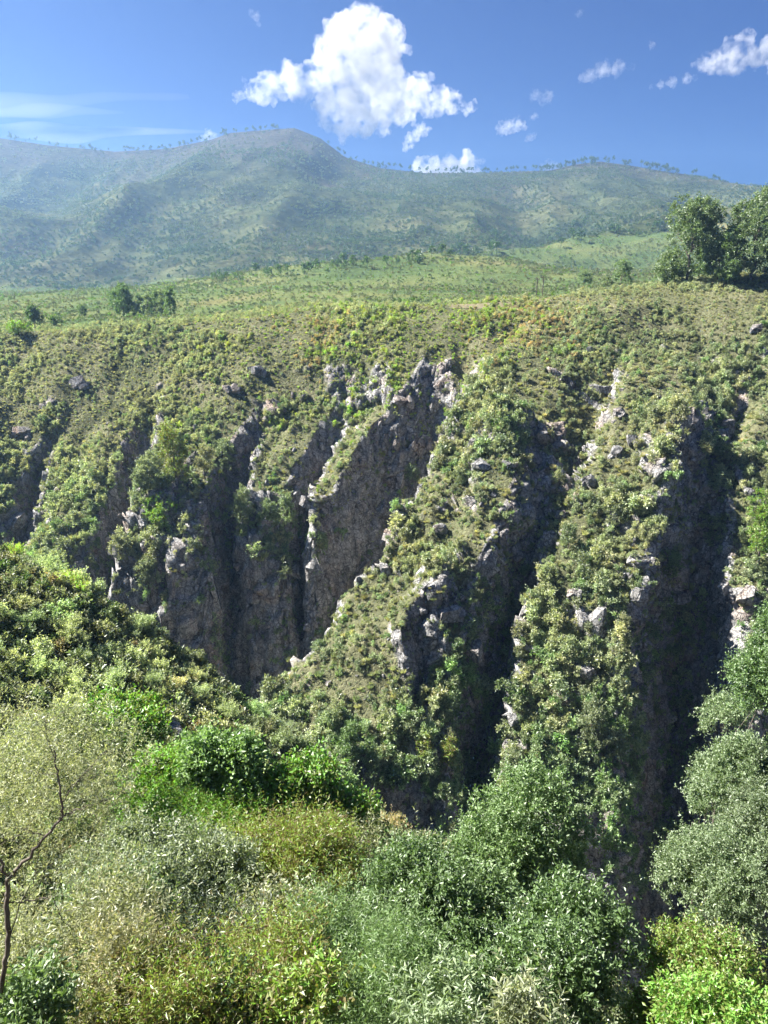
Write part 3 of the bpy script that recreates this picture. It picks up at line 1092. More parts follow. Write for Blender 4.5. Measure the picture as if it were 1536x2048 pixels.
scatter('plateau_scrub', NG_FAR, pp, RNG.integers(0, 4, NP_), euler_z(NP_, RNG, 0.05), ps[:, None] * np.array([1, 1, 1.0]) * (0.85 + 0.3 * RNG.random((NP_, 3))), pt,
        0.6 + 0.4 * RNG.random(NP_), 'low green scrub covering the plateau beyond the gorge')
NM = 32000
mw = (1 - 0.75 * sstep(170, 270, mtn_P[:, 2])) * (np.abs(mtn_P[:, 0] - 0) < mtn_P[:, 1] * 0.60 + 60) * (mtn_P[:, 1] < 1890) * (0.25 + sstep(-0.25, 0.3, fbm(mtn_P[:, 0] / 90, mtn_P[:, 1] / 90, octv=3, seed=230)))
mp, mn = surface_points(mtn_P, mtn_s, mw * (1.0), NM, RNG)
ms = 0.9 + 1.5 * RNG.random(NM) ** 2
mt_ = np.clip(0.16 + 0.12 * sstep(20, 120, mp[:, 2]) + 0.25 * fbm(mp[:, 0] / 120, mp[:, 1] / 120, octv=3, seed=231) + RNG.normal(size=NM) * 0.09, 0, 0.66)
scatter('mountain_scrub', NG_FAR, mp, RNG.integers(0, 4, NM), euler_z(NM, RNG, 0.05), ms[:, None] * (0.85 + 0.3 * RNG.random((NM, 3))), mt_, 0.5 + 0.25 * RNG.random(NM),
        'bushy green cover on the far mountain slopes')

# loose pale stones between the shrubs
def rock_mesh(seed):
    """an angular block: a cube cut by a dozen random joint planes"""
    import bmesh
    r = np.random.default_rng(seed)
    bm = bmesh.new()
    bmesh.ops.create_cube(bm, size=2.0)
    for i in range(11):
        d = Vector(unit(r.normal(size=3)))
        bmesh.ops.bisect_plane(bm, geom=bm.verts[:] + bm.edges[:] + bm.faces[:], plane_co=d * r.uniform(0.66, 1.0), plane_no=d, clear_outer=True)
        bmesh.ops.holes_fill(bm, edges=[e for e in bm.edges if e.is_boundary])
    bmesh.ops.recalc_face_normals(bm, faces=bm.faces[:])
    me = bpy.data.meshes.new('rock')
    bm.to_mesh(me)
    bm.free()
    me.materials.append(M_ROCK)
    return me


ROCKS = [rock_mesh(900 + i) for i in range(7)]
NG_ROCK = instancer('scatter_stones', make_collection('stone', ROCKS))
NR = 5200
rw = (1 - 0.85 * sstep(165, 182, gorge_P[:, 1])) * (0.25 + sstep(0.0, 0.4, fbm(gorge_P[:, 0] / 9, gorge_P[:, 1] / 9, gorge_P[:, 2] / 9, octv=3, seed=260))) * sstep(-112, -90, zz) * sstep(0.12, 0.3, 1 - gN[:, 2])
rp, rn = surface_points(gorge_P, gorge_s, rw, NR, RNG)
rs = 0.2 + 0.55 * RNG.random(NR) ** 3.2
scatter('loose_rubble', NG_ROCK, rp - rn * (rs * 0.4)[:, None], RNG.integers(0, 7, NR), euler_z(NR, RNG, 0.5), rs[:, None] * (0.6 + 0.8 * RNG.random((NR, 3))), np.zeros(NR), np.ones(NR), 'pale stones and ledges scattered over the gorge slopes')

# jointed blocks standing out of the cliffs; the largest in view are parts of the wall
NB = 2000
bw = sstep(0.5, 0.9, gorge_rock) * (1 - sstep(0.35, 0.6, gN[:, 2])) * (1 - 0.85 * sstep(168, 182, gorge_P[:, 1])) * sstep(-105, -85, zz) * (0.3 + sstep(-0.1, 0.4, fbm(gorge_P[:, 0] / 12, gorge_P[:, 1] / 12, gorge_P[:, 2] / 18, octv=3, seed=270)))
bp_, bn_ = surface_points(gorge_P, gorge_s, bw, NB, RNG)
bs = (0.4 + 1.1 * RNG.random(NB) ** 2.4) * (1 - 0.5 * sstep(-60, -80, bp_[:, 2]))
bp_ = bp_ - bn_ * (bs * 0.58)[:, None]
bscl = bs[:, None] * np.stack([0.7 + 0.5 * RNG.random(NB), 0.7 + 0.5 * RNG.random(NB), 0.8 + 0.9 * RNG.random(NB)], -1)
brot = np.stack([RNG.normal(size=NB) * 0.12 + 0.1, RNG.normal(size=NB) * 0.12 + 0.25, RNG.random(NB) * 6.28], -1)
bidx = RNG.integers(0, 7, NB)
bu, bv, bd = project(bp_)
order = np.argsort(-(bs / bd))
order = order[(bu[order] > 0) & (bu[order] < 1536) & (bv[order] > 600) & (bv[order] < 1800)][:900]
order = order[visible(bp_[order] + bn_[order] * 0.8, 0.2)][:290]
for i in order:
    o = link('rock', ROCKS[bidx[i]], None, SHEETS['gorge_wall'])
    o.location, o.rotation_euler, o.scale = bp_[i], brot[i], bscl[i]
kb = np.ones(NB, bool)
kb[order] = False
bo = scatter('cliff_rubble', NG_ROCK, bp_[kb], bidx[kb], brot[kb], bscl[kb], np.zeros(int(kb.sum())), np.ones(int(kb.sum())), 'jointed blocks standing out of the shaded cliffs')

# ------------------------------------------------------------------ trees and bushes of the near slope
def px_scale(u, v, Y):
    b = (1024.0 - v) / FPX
    return (Y / (CP + b * SP)) / FPX


def tint_of(o, tint, bright):
    o['tint'] = float(tint)
    o['bright'] = float(bright)
    return o


STYLE = {   # twigs per m2 of crown, leaves per twig, twig length, leaf (length, width), material, up
    'broad': (62, 9, 0.42, (0.125, 0.062), M_LEAF_GLOSS, 0.5),
    'small': (80, 10, 0.36, (0.105, 0.05), M_LEAF_GLOSS, 0.5),
    'fine': (58, 14, 0.50, (0.11, 0.030), M_LEAF, 0.55),
    'feather': (62, 18, 0.52, (0.10, 0.022), M_LEAF, 0.9),
    'vine': (60, 8, 0.40, (0.17, 0.105), M_LEAF_GLOSS, 0.1),
    'blade': (26, 15, 0.42, (0.15, 0.04), M_LEAF_GLOSS, 1.3),
}


def near_tree(name, label, cat, u, vt, vb, Y, wpx, seed, tint, bright, style, dens=1.0, lobes=None, n_lobe=8, trunk_r=0.07, group=None, many=10, hollow=0.5, k=1.0, bark=None):
    """a tree whose crown shows between rows vt and vb of the photograph, standing on the land below it"""
    vc = (vt + vb) * 0.5
    c = np.array(at(u, vc, Y))
    s = px_scale(u, vc, Y)
    rz, rx = (vb - vt) * 0.5 * s * 1.05, wpx * 0.5 * s
    rng = np.random.default_rng(seed)
    if lobes is None:
        lb = lobes_round(rng, rx, rx * 0.95, rz, n_lobe)
    else:
        lb = [(a * rx, b * rx, d * rz, e * rx, e * rx, f * rz) for a, b, d, e, f in lobes]
    gz = float(land(c[0], c[1]))
    root = bpy.data.objects.new(name, None)
    COL.objects.link(root)
    gz = min(gz, c[2] - rz * 0.5)
    root.location = (c[0], c[1], gz)
    h = c[2] - gz
    lb = [(a, b, d + h, e, f, g) for a, b, d, e, f, g in lb]
    per_m2, per, twig, leaf, mat, up = STYLE[style]
    ry = rx
    area = 4 * math.pi * (((rx * ry) ** 1.6 + 2 * (rx * rz) ** 1.6) / 3) ** (1 / 1.6)
    nt = int(min(max(area * per_m2 * dens / (k * k), 60), 4200))
    cm = spray('crown', seed, lb, nt, per, twig * k, (leaf[0] * k, leaf[1] * k), mat, up=up, hollow=hollow)
    cr = link('crown', cm, None, root)
    tint_of(cr, tint, bright)
    tm = trunk_mesh('trunk', seed + 1, -0.3, lb, trunk_r, bark or M_BARK, many=many)
    link('trunk', tm, None, root)
    tag(root, label, cat, group)
    return root


TREES = [
    # name, label, category, u, v top, v bottom, Y, width, seed, tint, bright, style, density, kw
    ('broadleaf_tree', 'big dense green tree filling the bottom right centre, beside the black chasm', 'tree', 1085, 1735, 2130, 15.5, 350, 301, 0.21, 0.95, 'broad', 1.25, {}),
    ('broadleaf_tree', 'rounded green tree touching the big bottom tree on its left side', 'tree', 870, 1690, 2010, 18, 350, 302, 0.22, 0.95, 'broad', 1.2, {}),
    ('broadleaf_tree', 'upright pointed green tree rising behind the big bottom tree', 'tree', 1050, 1530, 1815, 23.5, 300, 303, 0.25, 1.3, 'broad', 1.2,
     dict(lobes=[(0, 0, 0.55, 0.42, 0.42), (-0.25, 0, 0.1, 0.5, 0.45), (0.25, 0.1, 0.15, 0.5, 0.45), (-0.45, 0, -0.35, 0.45, 0.4), (0.35, 0, -0.45, 0.5, 0.4), (0.85, 0, -0.15, 0.3, 0.2), (0, 0, -0.7, 0.7, 0.4)])),
    ('bushy_tree', 'yellow green bushy tree in the bottom right corner below the chasm', 'tree', 1400, 1860, 2140, 15, 270, 304, 0.93, 0.85, 'small', 1.1, {}),
    ('bushy_tree', 'bright lime topped bush at the very bottom right of the chasm', 'bush', 1440, 1985, 2180, 11.5, 240, 305, 0.97, 1.1, 'small', 1.0, {}),
    ('grey_tree', 'round grey green tree on the right edge, upper one beside the chasm', 'tree', 1470, 1478, 1660, 38, 190, 306, 0.31, 1.15, 'small', 1.1, dict(k=1.5)),
    ('grey_tree', 'domed grey green tree on the right edge, lower one overhanging the chasm', 'tree', 1455, 1650, 1905, 31, 260, 307, 0.32, 1.15, 'small', 1.1, dict(k=1.35)),
    ('grey_tree', 'grey green tree squeezed between the two domed trees at the right edge', 'tree', 1535, 1560, 1760, 34, 190, 308, 0.34, 1.0, 'small', 1.0, dict(k=1.4)),
    ('leafy_tree', 'fresh green tree leaning in at the right edge above the domed trees', 'tree', 1560, 1190, 1500, 52, 150, 309, 0.20, 1.1, 'broad', 1.0, dict(k=1.7)),
    ('leafy_tree', 'sparse leafy bush in front of black rock left of the right edge trees', 'bush', 1445, 1395, 1465, 60, 90, 310, 0.33, 1.4, 'broad', 0.55, dict(k=1.6)),
    ('vine_bush', 'bright green leafy bush draped over the grey rock slab at its top', 'bush', 240, 1400, 1495, 32, 170, 311, 0.97, 1.0, 'vine', 1.0, dict(k=1.1)),
    ('vine_bush', 'vivid green bush at the left foot of the grey rock slab', 'bush', 318, 1545, 1670, 28, 180, 312, 1.0, 1.05, 'feather', 1.2, dict(k=1.6)),
    ('vine_bush', 'yellow green vine mound below the middle of the grey rock slab', 'bush', 345, 1490, 1590, 29, 130, 313, 0.97, 1.0, 'vine', 1.0, {}),
    ('vine_tree', 'tall dark tree smothered in broad leaved vines near the centre left', 'tree', 448, 1468, 1700, 26, 190, 314, 0.22, 1.5, 'vine', 1.3,
     dict(lobes=[(-0.35, 0, 0.65, 0.42, 0.35), (0.4, 0, 0.6, 0.35, 0.32), (0, 0, 0.1, 0.62, 0.5), (0.1, 0, -0.5, 0.7, 0.5)])),
    ('vine_bush', 'light green feathery bush at the foot of the vine covered tree', 'bush', 420, 1610, 1730, 24, 210, 315, 0.98, 1.0, 'feather', 1.1, dict(k=1.4)),
    ('vine_bush', 'arching vine covered bush right of the vine covered tree', 'bush', 570, 1520, 1700, 26, 210, 316, 0.98, 0.9, 'vine', 1.1,
     dict(lobes=[(0.4, 0, 0.6, 0.5, 0.35), (0.0, 0, 0.1, 0.5, 0.45), (-0.5, 0, -0.45, 0.5, 0.4), (0.3, 0, -0.4, 0.5, 0.5)])),
    ('vine_bush', 'low vine bush with a grey stone showing at its left', 'bush', 665, 1600, 1740, 25.5, 220, 317, 0.97, 0.9, 'vine', 1.0, {}),
    ('olive_bush', 'golden olive bush in full sun near the bottom centre', 'bush', 560, 1675, 1880, 20.5, 360, 318, 0.9, 0.85, 'fine', 1.1, dict(k=1.25)),
    ('olive_bush', 'dark olive bush with deep shade inside, left of bottom centre', 'bush', 425, 1790, 2040, 16, 340, 319, 0.36, 0.55, 'fine', 0.9, dict(k=1.2)),  # shade of the dark gap is put into its dimmed leaf colour
    ('feathery_bush', 'light green feathery young tree standing before the dark olive bush', 'bush', 530, 1845, 2110, 12.5, 230, 320, 0.9, 0.85, 'feather', 1.0, dict(k=1.2)),
    ('feathery_bush', 'pale feathery bush at the bottom edge left of the rounded green tree', 'bush', 690, 1810, 2080, 13.5, 300, 321, 0.26, 1.2, 'feather', 1.1, dict(k=1.2)),
    ('grey_bush', 'silvery fine leaved bush below the bright green vine mounds', 'bush', 300, 1680, 1930, 18, 400, 322, 0.42, 1.15, 'small', 1.0, dict(k=1.15)),
    ('grey_bush', 'silvery fine leaved bush in the bottom left corner beneath the bare trunk', 'bush', 140, 1840, 2120, 12, 470, 323, 0.57, 1.1, 'fine', 1.0, dict(k=1.1)),
    ('grey_bush', 'grey green bush at the bottom edge between corner bush and feathery tree', 'bush', 350, 1930, 2150, 10.5, 330, 324, 0.9, 0.8, 'fine', 1.0, {}),
    ('leafy_shrub', 'leafy shrub with upright leaf rosettes at the bottom edge centre right', 'shrub', 930, 1950, 2140, 9.5, 220, 325, 0.33, 1.25, 'blade', 1.0, {}),
    ('leafy_shrub', 'yellow tipped leafy shrub at the bottom edge under the big green tree', 'shrub', 1050, 1985, 2160, 9, 130, 326, 0.50, 1.2, 'blade', 1.0, {}),
    ('feathery_bush', 'soft light green feathery bush at the bottom edge below the rounded tree', 'bush', 810, 1900, 2120, 10.5, 300, 327, 0.25, 1.2, 'feather', 1.1, {}),
    ('olive_bush', 'twiggy grey olive bush between golden bush and rounded green tree', 'bush', 730, 1690, 1850, 23, 260, 328, 0.52, 1.1, 'fine', 0.9, dict(k=1.4)),
    ('grey_bush', 'dull green round bush right of the bare forking limbs', 'bush', 225, 1745, 1890, 14.5, 190, 341, 0.30, 1.1, 'small', 0.9, {}),
    ('olive_bush', 'pale yellow tipped bush in the silvery thicket at lower left', 'bush', 255, 1865, 2030, 11.5, 190, 342, 0.66, 1.15, 'feather', 0.9, {}),
    ('leafy_shrub', 'dark leafy shrub in the shade pocket left of the feathery young tree', 'shrub', 430, 1935, 2110, 11, 170, 343, 0.12, 0.9, 'small', 0.8, {}),  # deep leaf colour paints the shade of a pocket between bushes
    ('leafy_shrub', 'yellow green leafy shrub between feathery tree and pale bush at bottom', 'shrub', 615, 1930, 2110, 10.5, 150, 344, 0.92, 0.9, 'broad', 0.8, {}),
    ('leafy_shrub', 'glossy green shrub at the bottom left corner', 'shrub', 60, 1975, 2140, 9.5, 170, 345, 0.26, 1.1, 'broad', 0.9, {}),
    ('olive_bush', 'olive bush under the golden bush, above the feathery young tree', 'bush', 560, 1790, 1890, 17, 160, 346, 0.56, 1.0, 'broad', 0.8, {}),
    ('vine_bush', 'lime green vine mound between vine covered tree and low vine bush', 'bush', 500, 1625, 1715, 24.5, 110, 347, 0.95, 0.95, 'vine', 1.0, {}),
    ('yellow_bush', 'yellow green low bush behind the golden olive bush', 'bush', 670, 1695, 1760, 25, 90, 330, 0.92, 1.0, 'small', 1.0, dict(k=1.3)),
    ('grey_bush', 'grey leafed bush on the left shoulder above the bare trunk', 'bush', 130, 1440, 1620, 24, 300, 331, 0.5, 1.35, 'fine', 1.0, dict(k=1.5)),
]
for t in TREES:
    nm, lab, cat, u, vt, vb, Y, wpx, seed, tint, bright, style, dens, kw = t
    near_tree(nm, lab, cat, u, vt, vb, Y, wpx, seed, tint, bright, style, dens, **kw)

# the thin tree with bare dark limbs at the left edge
rng = np.random.default_rng(400)
Yb = 9.5


def pt9(u, v, dy=0.0):
    return np.array(at(u, v, Yb + dy))


base = pt9(5, 1990)
gz = float(land(base[0], base[1]))
root = bpy.data.objects.new('slender_tree', None)
COL.objects.link(root)
root.location = (base[0], base[1], min(gz, base[2] - 1.0))
O = np.array(root.location)


def px_path(pts, r0, r1, jit=0.012):
    p = np.array([pt9(*q) for q in pts]) - O
    # resample and roughen
    t = np.linspace(0, len(p) - 1, len(p) * 5)
    q = np.stack([np.interp(t, np.arange(len(p)), p[:, i]) for i in range(3)], -1)
    q[1:-1] += rng.normal(size=(len(q) - 2, 3)) * jit
    return q, np.linspace(r0, r1, len(q)) * 0.72


LIMBS = [([(-8, 2060), (5, 1960), (18, 1880), (15, 1800), (14, 1762)], 0.062, 0.05),
         ([(14, 1762), (30, 1745), (70, 1700), (118, 1640), (126, 1620), (118, 1560), (108, 1500)], 0.042, 0.014),
         ([(14, 1762), (0, 1720), (-25, 1650), (-40, 1560)], 0.036, 0.012),
         ([(122, 1630), (160, 1618), (215, 1600)], 0.016, 0.005),
         ([(124, 1605), (145, 1570), (165, 1555)], 0.014, 0.004),
         ([(18, 1805), (60, 1800), (105, 1796), (125, 1840), (150, 1862)], 0.016, 0.005),
         ([(90, 1672), (50, 1660), (0, 1690)], 0.012, 0.004),
         ([(20, 1870), (45, 1800), (70, 1750), (80, 1700)], 0.014, 0.005),
         ([(112, 1520), (95, 1480), (90, 1440)], 0.010, 0.003)]
for base_i, t_, du, dv in [(int(rng.integers(1, 9)), float(rng.random()), float(rng.uniform(-80, 90)), float(rng.uniform(-80, 40))) for _ in range(46)]:
    q = LIMBS[base_i][0]                      # fine side twigs
    k_ = min(int(t_ * (len(q) - 1)), len(q) - 2)
    f_ = t_ * (len(q) - 1) - k_
    u0, v0 = q[k_][0] * (1 - f_) + q[k_ + 1][0] * f_, q[k_][1] * (1 - f_) + q[k_ + 1][1] * f_
    LIMBS.append(([(u0, v0), (u0 + du * 0.4, v0 + dv * 0.5 + 6), (u0 + du, v0 + dv)], 0.0065, 0.002))
link('trunk', tubes('trunk', [px_path(LIMBS[0][0], LIMBS[0][1], LIMBS[0][2])], M_BARK), None, root)
for pts, r0, r1 in LIMBS[1:]:
    link('limb', tubes('limb', [px_path(pts, r0, r1)], M_BARK, 5), None, root)
lb = []
for (u, v, rp) in ((60, 1560, 90), (150, 1540, 90), (200, 1640, 80), (20, 1640, 70), (110, 1700, 70), (170, 1760, 70), (70, 1460, 70), (220, 1560, 60), (40, 1840, 60)):
    c = pt9(u, v, 0.5) - O
    s = px_scale(u, v, Yb)
    lb.append((*c, rp * s, rp * s, rp * s * 0.9))
cm = spray('crown', 401, lb, 900, 14, 0.34, (0.060, 0.013), M_LEAF, up=0.5, hollow=0.2)
tint_of(link('crown', cm, None, root), 0.58, 1.35)
tag(root, 'slender tree with bare dark forking limbs and thin silvery leaves at left edge', 'tree')

# ------------------------------------------------------------------ shrubs of the near slope
near_protos = []
for i in range(6):
    r_ = np.random.default_rng(500 + i)
    lb = lobes_round(r_, 1.0, 1.0, 0.8, n=7)
    lb = [(a, b, c + 0.62, d, e, f) for a, b, c, d, e, f in lb]
    if i < 4:
        near_protos.append(spray('shrub_foliage', 500 + i, lb, 420, 12, 0.26, (0.10, 0.036), M_LEAF, up=0.6, hollow=0.45, low=-0.4))
    else:
        near_protos.append(spray('shrub_foliage', 500 + i, lb, 330, 9, 0.26, (0.12, 0.07), M_LEAF_GLOSS, up=0.5, hollow=0.45, low=-0.4))
near_stem = trunk_mesh('stem', 520, -0.2, [(0, 0, 0.6, 0.7, 0.7, 0.5)], 0.04, M_BARK, 5, 9)
NN = 420
nu, nv, nd = project(near_P)
nw = ((np.linalg.norm(near_P, axis=1) > 21) & (near_P[:, 2] > -62)) * (1 - 0.75 * near_rock)
nw = nw * ((nu > -250) & (nu < 1800))
sp, sn = surface_points(near_P, near_s, nw, 3600, RNG)
# even spacing: drop points that crowd an accepted one
acc = []
for i in range(len(sp)):
    p = sp[i]
    if all((p[0] - q[0]) ** 2 + (p[1] - q[1]) ** 2 + (p[2] - q[2]) ** 2 > 1.25 for q in acc):
        acc.append(p)
sp = np.array(acc)
su, sv, sd = project(sp)
ssc = 0.7 + 0.75 * RNG.random(len(sp)) ** 1.6
stint = np.clip(0.45 + 0.12 * fbm(sp[:, 0] / 8, sp[:, 1] / 8, octv=2, seed=240) + RNG.normal(size=len(sp)) * 0.07, 0.1, 0.74)
stint = np.where(RNG.random(len(sp)) < 0.06, 0.92, stint)
clear = (su > 190) & (su < 760) & (sv > 1470) & (sv < 1800) & (sp[:, 1] < 33) | (su > 255) & (su < 400) & (sv > 1430) & (sv < 1540) & (sp[:, 1] < 40)       # open ground before the vine bushes
vis = ~clear & visible(sp, 1.2, 50) & (su > -40) & (su < 1580) & (sv > 900) & (sv < 2120)
vorder = np.where(vis)[0]
vorder = vorder[np.argsort(-(ssc / sd)[vorder])]
for i in vorder[:290]:
    rt = bpy.data.objects.new('near_shrub', None)
    COL.objects.link(rt)
    rt.location = sp[i] - np.array([0, 0, 0.1])
    rt.rotation_euler = (0, 0, float(RNG.random() * 6.28))
    s = ssc[i]
    rt.scale = (s, s, s * (0.8 + 0.5 * RNG.random()))
    f = link('foliage', near_protos[int(RNG.integers(6))], None, rt)
    tint_of(f, stint[i], (1.4 + 0.6 * RNG.random()) * (1.25 if su[i] < 560 and sp[i][1] > 24 else 1.0))  # left shoulder leaves coloured brighter, in place of sunlight
    link('stem', near_stem, None, rt)
    if su[i] < 560 and sp[i][1] > 24:
        zone = 'the left shoulder ' + ('along its gorge edge' if sp[i][1] > 43 else 'halfway up' if sp[i][1] > 33 else 'behind the vine bushes')
    elif su[i] < 700:
        zone = 'the lower left among foreground bushes'
    elif su[i] < 1330:
        zone = 'the bank among the green trees at bottom centre'
    else:
        zone = 'the steep bank at the right edge'
    lab = '%s %s shrub on %s' % ('large' if ssc[i] > 1.0 else 'small', hue_word(stint[i]), zone)
    tag(rt, lab, 'shrub', 'shrubs on ' + zone)
rest = ~vis & ~clear
rest[vorder[290:]] = True
NG_NEAR = instancer('scatter_near_shrubs', make_collection('near_shrub_proto', near_protos))
NG_TUFT = instancer('scatter_tufts', make_collection('tuft', wall_protos[8:10] + wall_protos[:2]))
n_ = int(rest.sum())
scatter('near_shrubbery', NG_NEAR, sp[rest], RNG.integers(0, 6, n_), euler_z(n_, RNG, 0.05), ssc[rest][:, None] * np.ones((1, 3)), stint[rest], 1.0 + 0.3 * RNG.random(n_), 'shrubs on the near slope out of direct view')
tp, tn = surface_points(near_P, near_s, nw, 12000, RNG)
n_ = len(tp)
scatter('near_undergrowth', NG_TUFT, tp, RNG.integers(0, 4, n_), euler_z(n_, RNG), (0.4 + 0.5 * RNG.random(n_))[:, None] * np.ones((1, 3)), np.clip(0.5 + RNG.normal(size=n_) * 0.12, 0.1, 0.75), 0.8 + 0.4 * RNG.random(n_), 'grass and low herbs between the near shrubs')

# ------------------------------------------------------------------ trees of the far side
def far_tree(name, label, cat, u, vt, vb, wpx, seed, tint, bright, lobes=None, leaf=0.42, dens=1.0, group=None, bark=None, y0=70.0, up=0.4, base=None):
    """a tree standing where the sight line at its foot meets the land"""
    g = hit(u, vb, y0) if base is None else np.array(base)
    s = px_scale(u, vb, g[1])
    H, W = (vb - vt) * s, wpx * s * 0.5
    rng = np.random.default_rng(seed)
    if lobes is None:
        lobes = [(0, 0, 0.52, 0.75, 0.36)] + [(float(rng.uniform(-.5, .5)), float(rng.uniform(-.5, .5)), float(rng.uniform(0.3, 0.85)), float(rng.uniform(.3, .5)), float(rng.uniform(.13, .22))) for _ in range(9)]
    lb = [(a * W, b * W, c * H, d * W, d * W, e * H) for a, b, c, d, e in lobes]
    root = bpy.data.objects.new(name, None)
    COL.objects.link(root)
    root.location = g
    n = int(np.clip(dens * 9.0 * W * H / leaf, 60, 4800))
    cm = spray('crown', seed, lb, n, 6, leaf * 1.6, (leaf, leaf * 0.5), M_LEAF, up=up, hollow=0.6)
    tint_of(link('crown', cm, None, root), tint, bright)
    link('trunk', trunk_mesh('trunk', seed + 1, -0.4, lb, max(0.02 * H, 0.05), bark or M_BARK, 5, 9), None, root)
    tag(root, label, cat, group)
    return root


def gum_lobes(seed, n=22):
    r = np.random.default_rng(seed)
    L = [(0, 0, 0.42, 0.62, 0.40), (0.1, 0, 0.7, 0.45, 0.24)]
    for i in range(n):
        z = r.uniform(0.06, 0.92)
        w = math.sqrt(max(0.06, 1 - ((z - 0.42) / 0.60) ** 2)) * 0.68
        a = r.uniform(0, 6.28)
        L.append((w * math.cos(a), w * math.sin(a), z, r.uniform(.2, .36), r.uniform(.07, .13)))
    return L


far_tree('gum_tree', 'tall clumpy gum tree on the far rim, left one of the big pair', 'tree', 1372, 400, 566, 128, 601, 0.3, 1.0, gum_lobes(601, 26), leaf=0.5, dens=4.0)
far_tree('gum_tree', 'tall clumpy gum tree cut by the right picture edge on the rim', 'tree', 1503, 392, 560, 128, 603, 0.3, 0.95, gum_lobes(603, 26), leaf=0.5, dens=4.0)
far_tree('gum_tree', 'shorter gum tree filling the gap between the two big gum trees', 'tree', 1435, 470, 564, 90, 605, 0.26, 1.1, gum_lobes(605, 16), leaf=0.42, dens=2.5)
far_tree('gum_tree', 'low gum sapling at the left foot of the big gum pair', 'tree', 1335, 505, 566, 55, 607, 0.34, 1.2, gum_lobes(607, 12), leaf=0.3, dens=1.4)
far_tree('young_tree', 'small pointed green tree left of the gum trees on the rim', 'tree', 1241, 520, 577, 46, 609, 0.30, 1.3, gum_lobes(609, 12), leaf=0.3, dens=1.4)
far_tree('young_tree', 'small round tree between the power poles and the pointed tree', 'tree', 1166, 541, 577, 42, 611, 0.32, 1.25, leaf=0.3, dens=1.3)
far_tree('young_tree', 'tiny bush tree beside the small pointed tree', 'tree', 1213, 553, 582, 28, 613, 0.4, 1.2, leaf=0.3, dens=1.3)
far_tree('plateau_tree', 'dark double headed tree at the left end of the plateau tree row', 'tree', 247, 570, 634, 52, 615, 0.20, 1.0, gum_lobes(615, 14), leaf=0.5, dens=1.4, y0=150)
for i, (u, vt, wd) in enumerate(((280, 596, 26), (297, 590, 24), (312, 583, 24), (327, 588, 20), (341, 577, 26))):
    far_tree('column_tree', ['short column tree next to the dark double headed tree', 'second column tree of the plateau row, pale and low', 'middle column tree of the plateau row',
                             'slim column tree beside the last of the plateau row', 'tallest column tree at the right end of the plateau row'][i], 'tree', u, vt, 632, wd, 620 + i * 2, 0.26 + 0.1 * (i % 2), 1.2,
             [(0, 0, 0.3, 0.8, 0.3), (0.1, 0, 0.6, 0.6, 0.28), (0, 0, 0.85, 0.35, 0.17)], leaf=0.5, dens=1.5, group='column trees in a row on the plateau', y0=150, up=0.9)
far_tree('plateau_tree', 'lone dark tree on the hazy plateau at far left', 'tree', 70, 614, 660, 34, 632, 0.12, 0.8, leaf=0.5, dens=1.4, y0=150)
far_tree('plateau_tree', 'low dark bush right of the lone dark tree at far left', 'bush', 115, 638, 658, 24, 634, 0.12, 0.8, leaf=0.4, dens=1.4, y0=150)
far_tree('plateau_tree', 'faint small tree between the dark bush and the tree row', 'tree', 165, 611, 634, 18, 636, 0.25, 0.9, leaf=0.5, dens=1.3, y0=150)
far_tree('plateau_tree', 'sunlit yellow green bush at the left edge of the plateau', 'bush', 38, 645, 668, 60, 638, 0.95, 1.1, leaf=0.4, dens=1.4, y0=150)
far_tree('plateau_tree', 'dark conifer rising above the central plateau hill', 'tree', 688, 500, 524, 14, 640, 0.08, 0.8, [(0, 0, .25, .9, .22), (0, 0, .5, .6, .25), (0, 0, .8, .3, .2)], leaf=0.8, dens=1.5, y0=250)

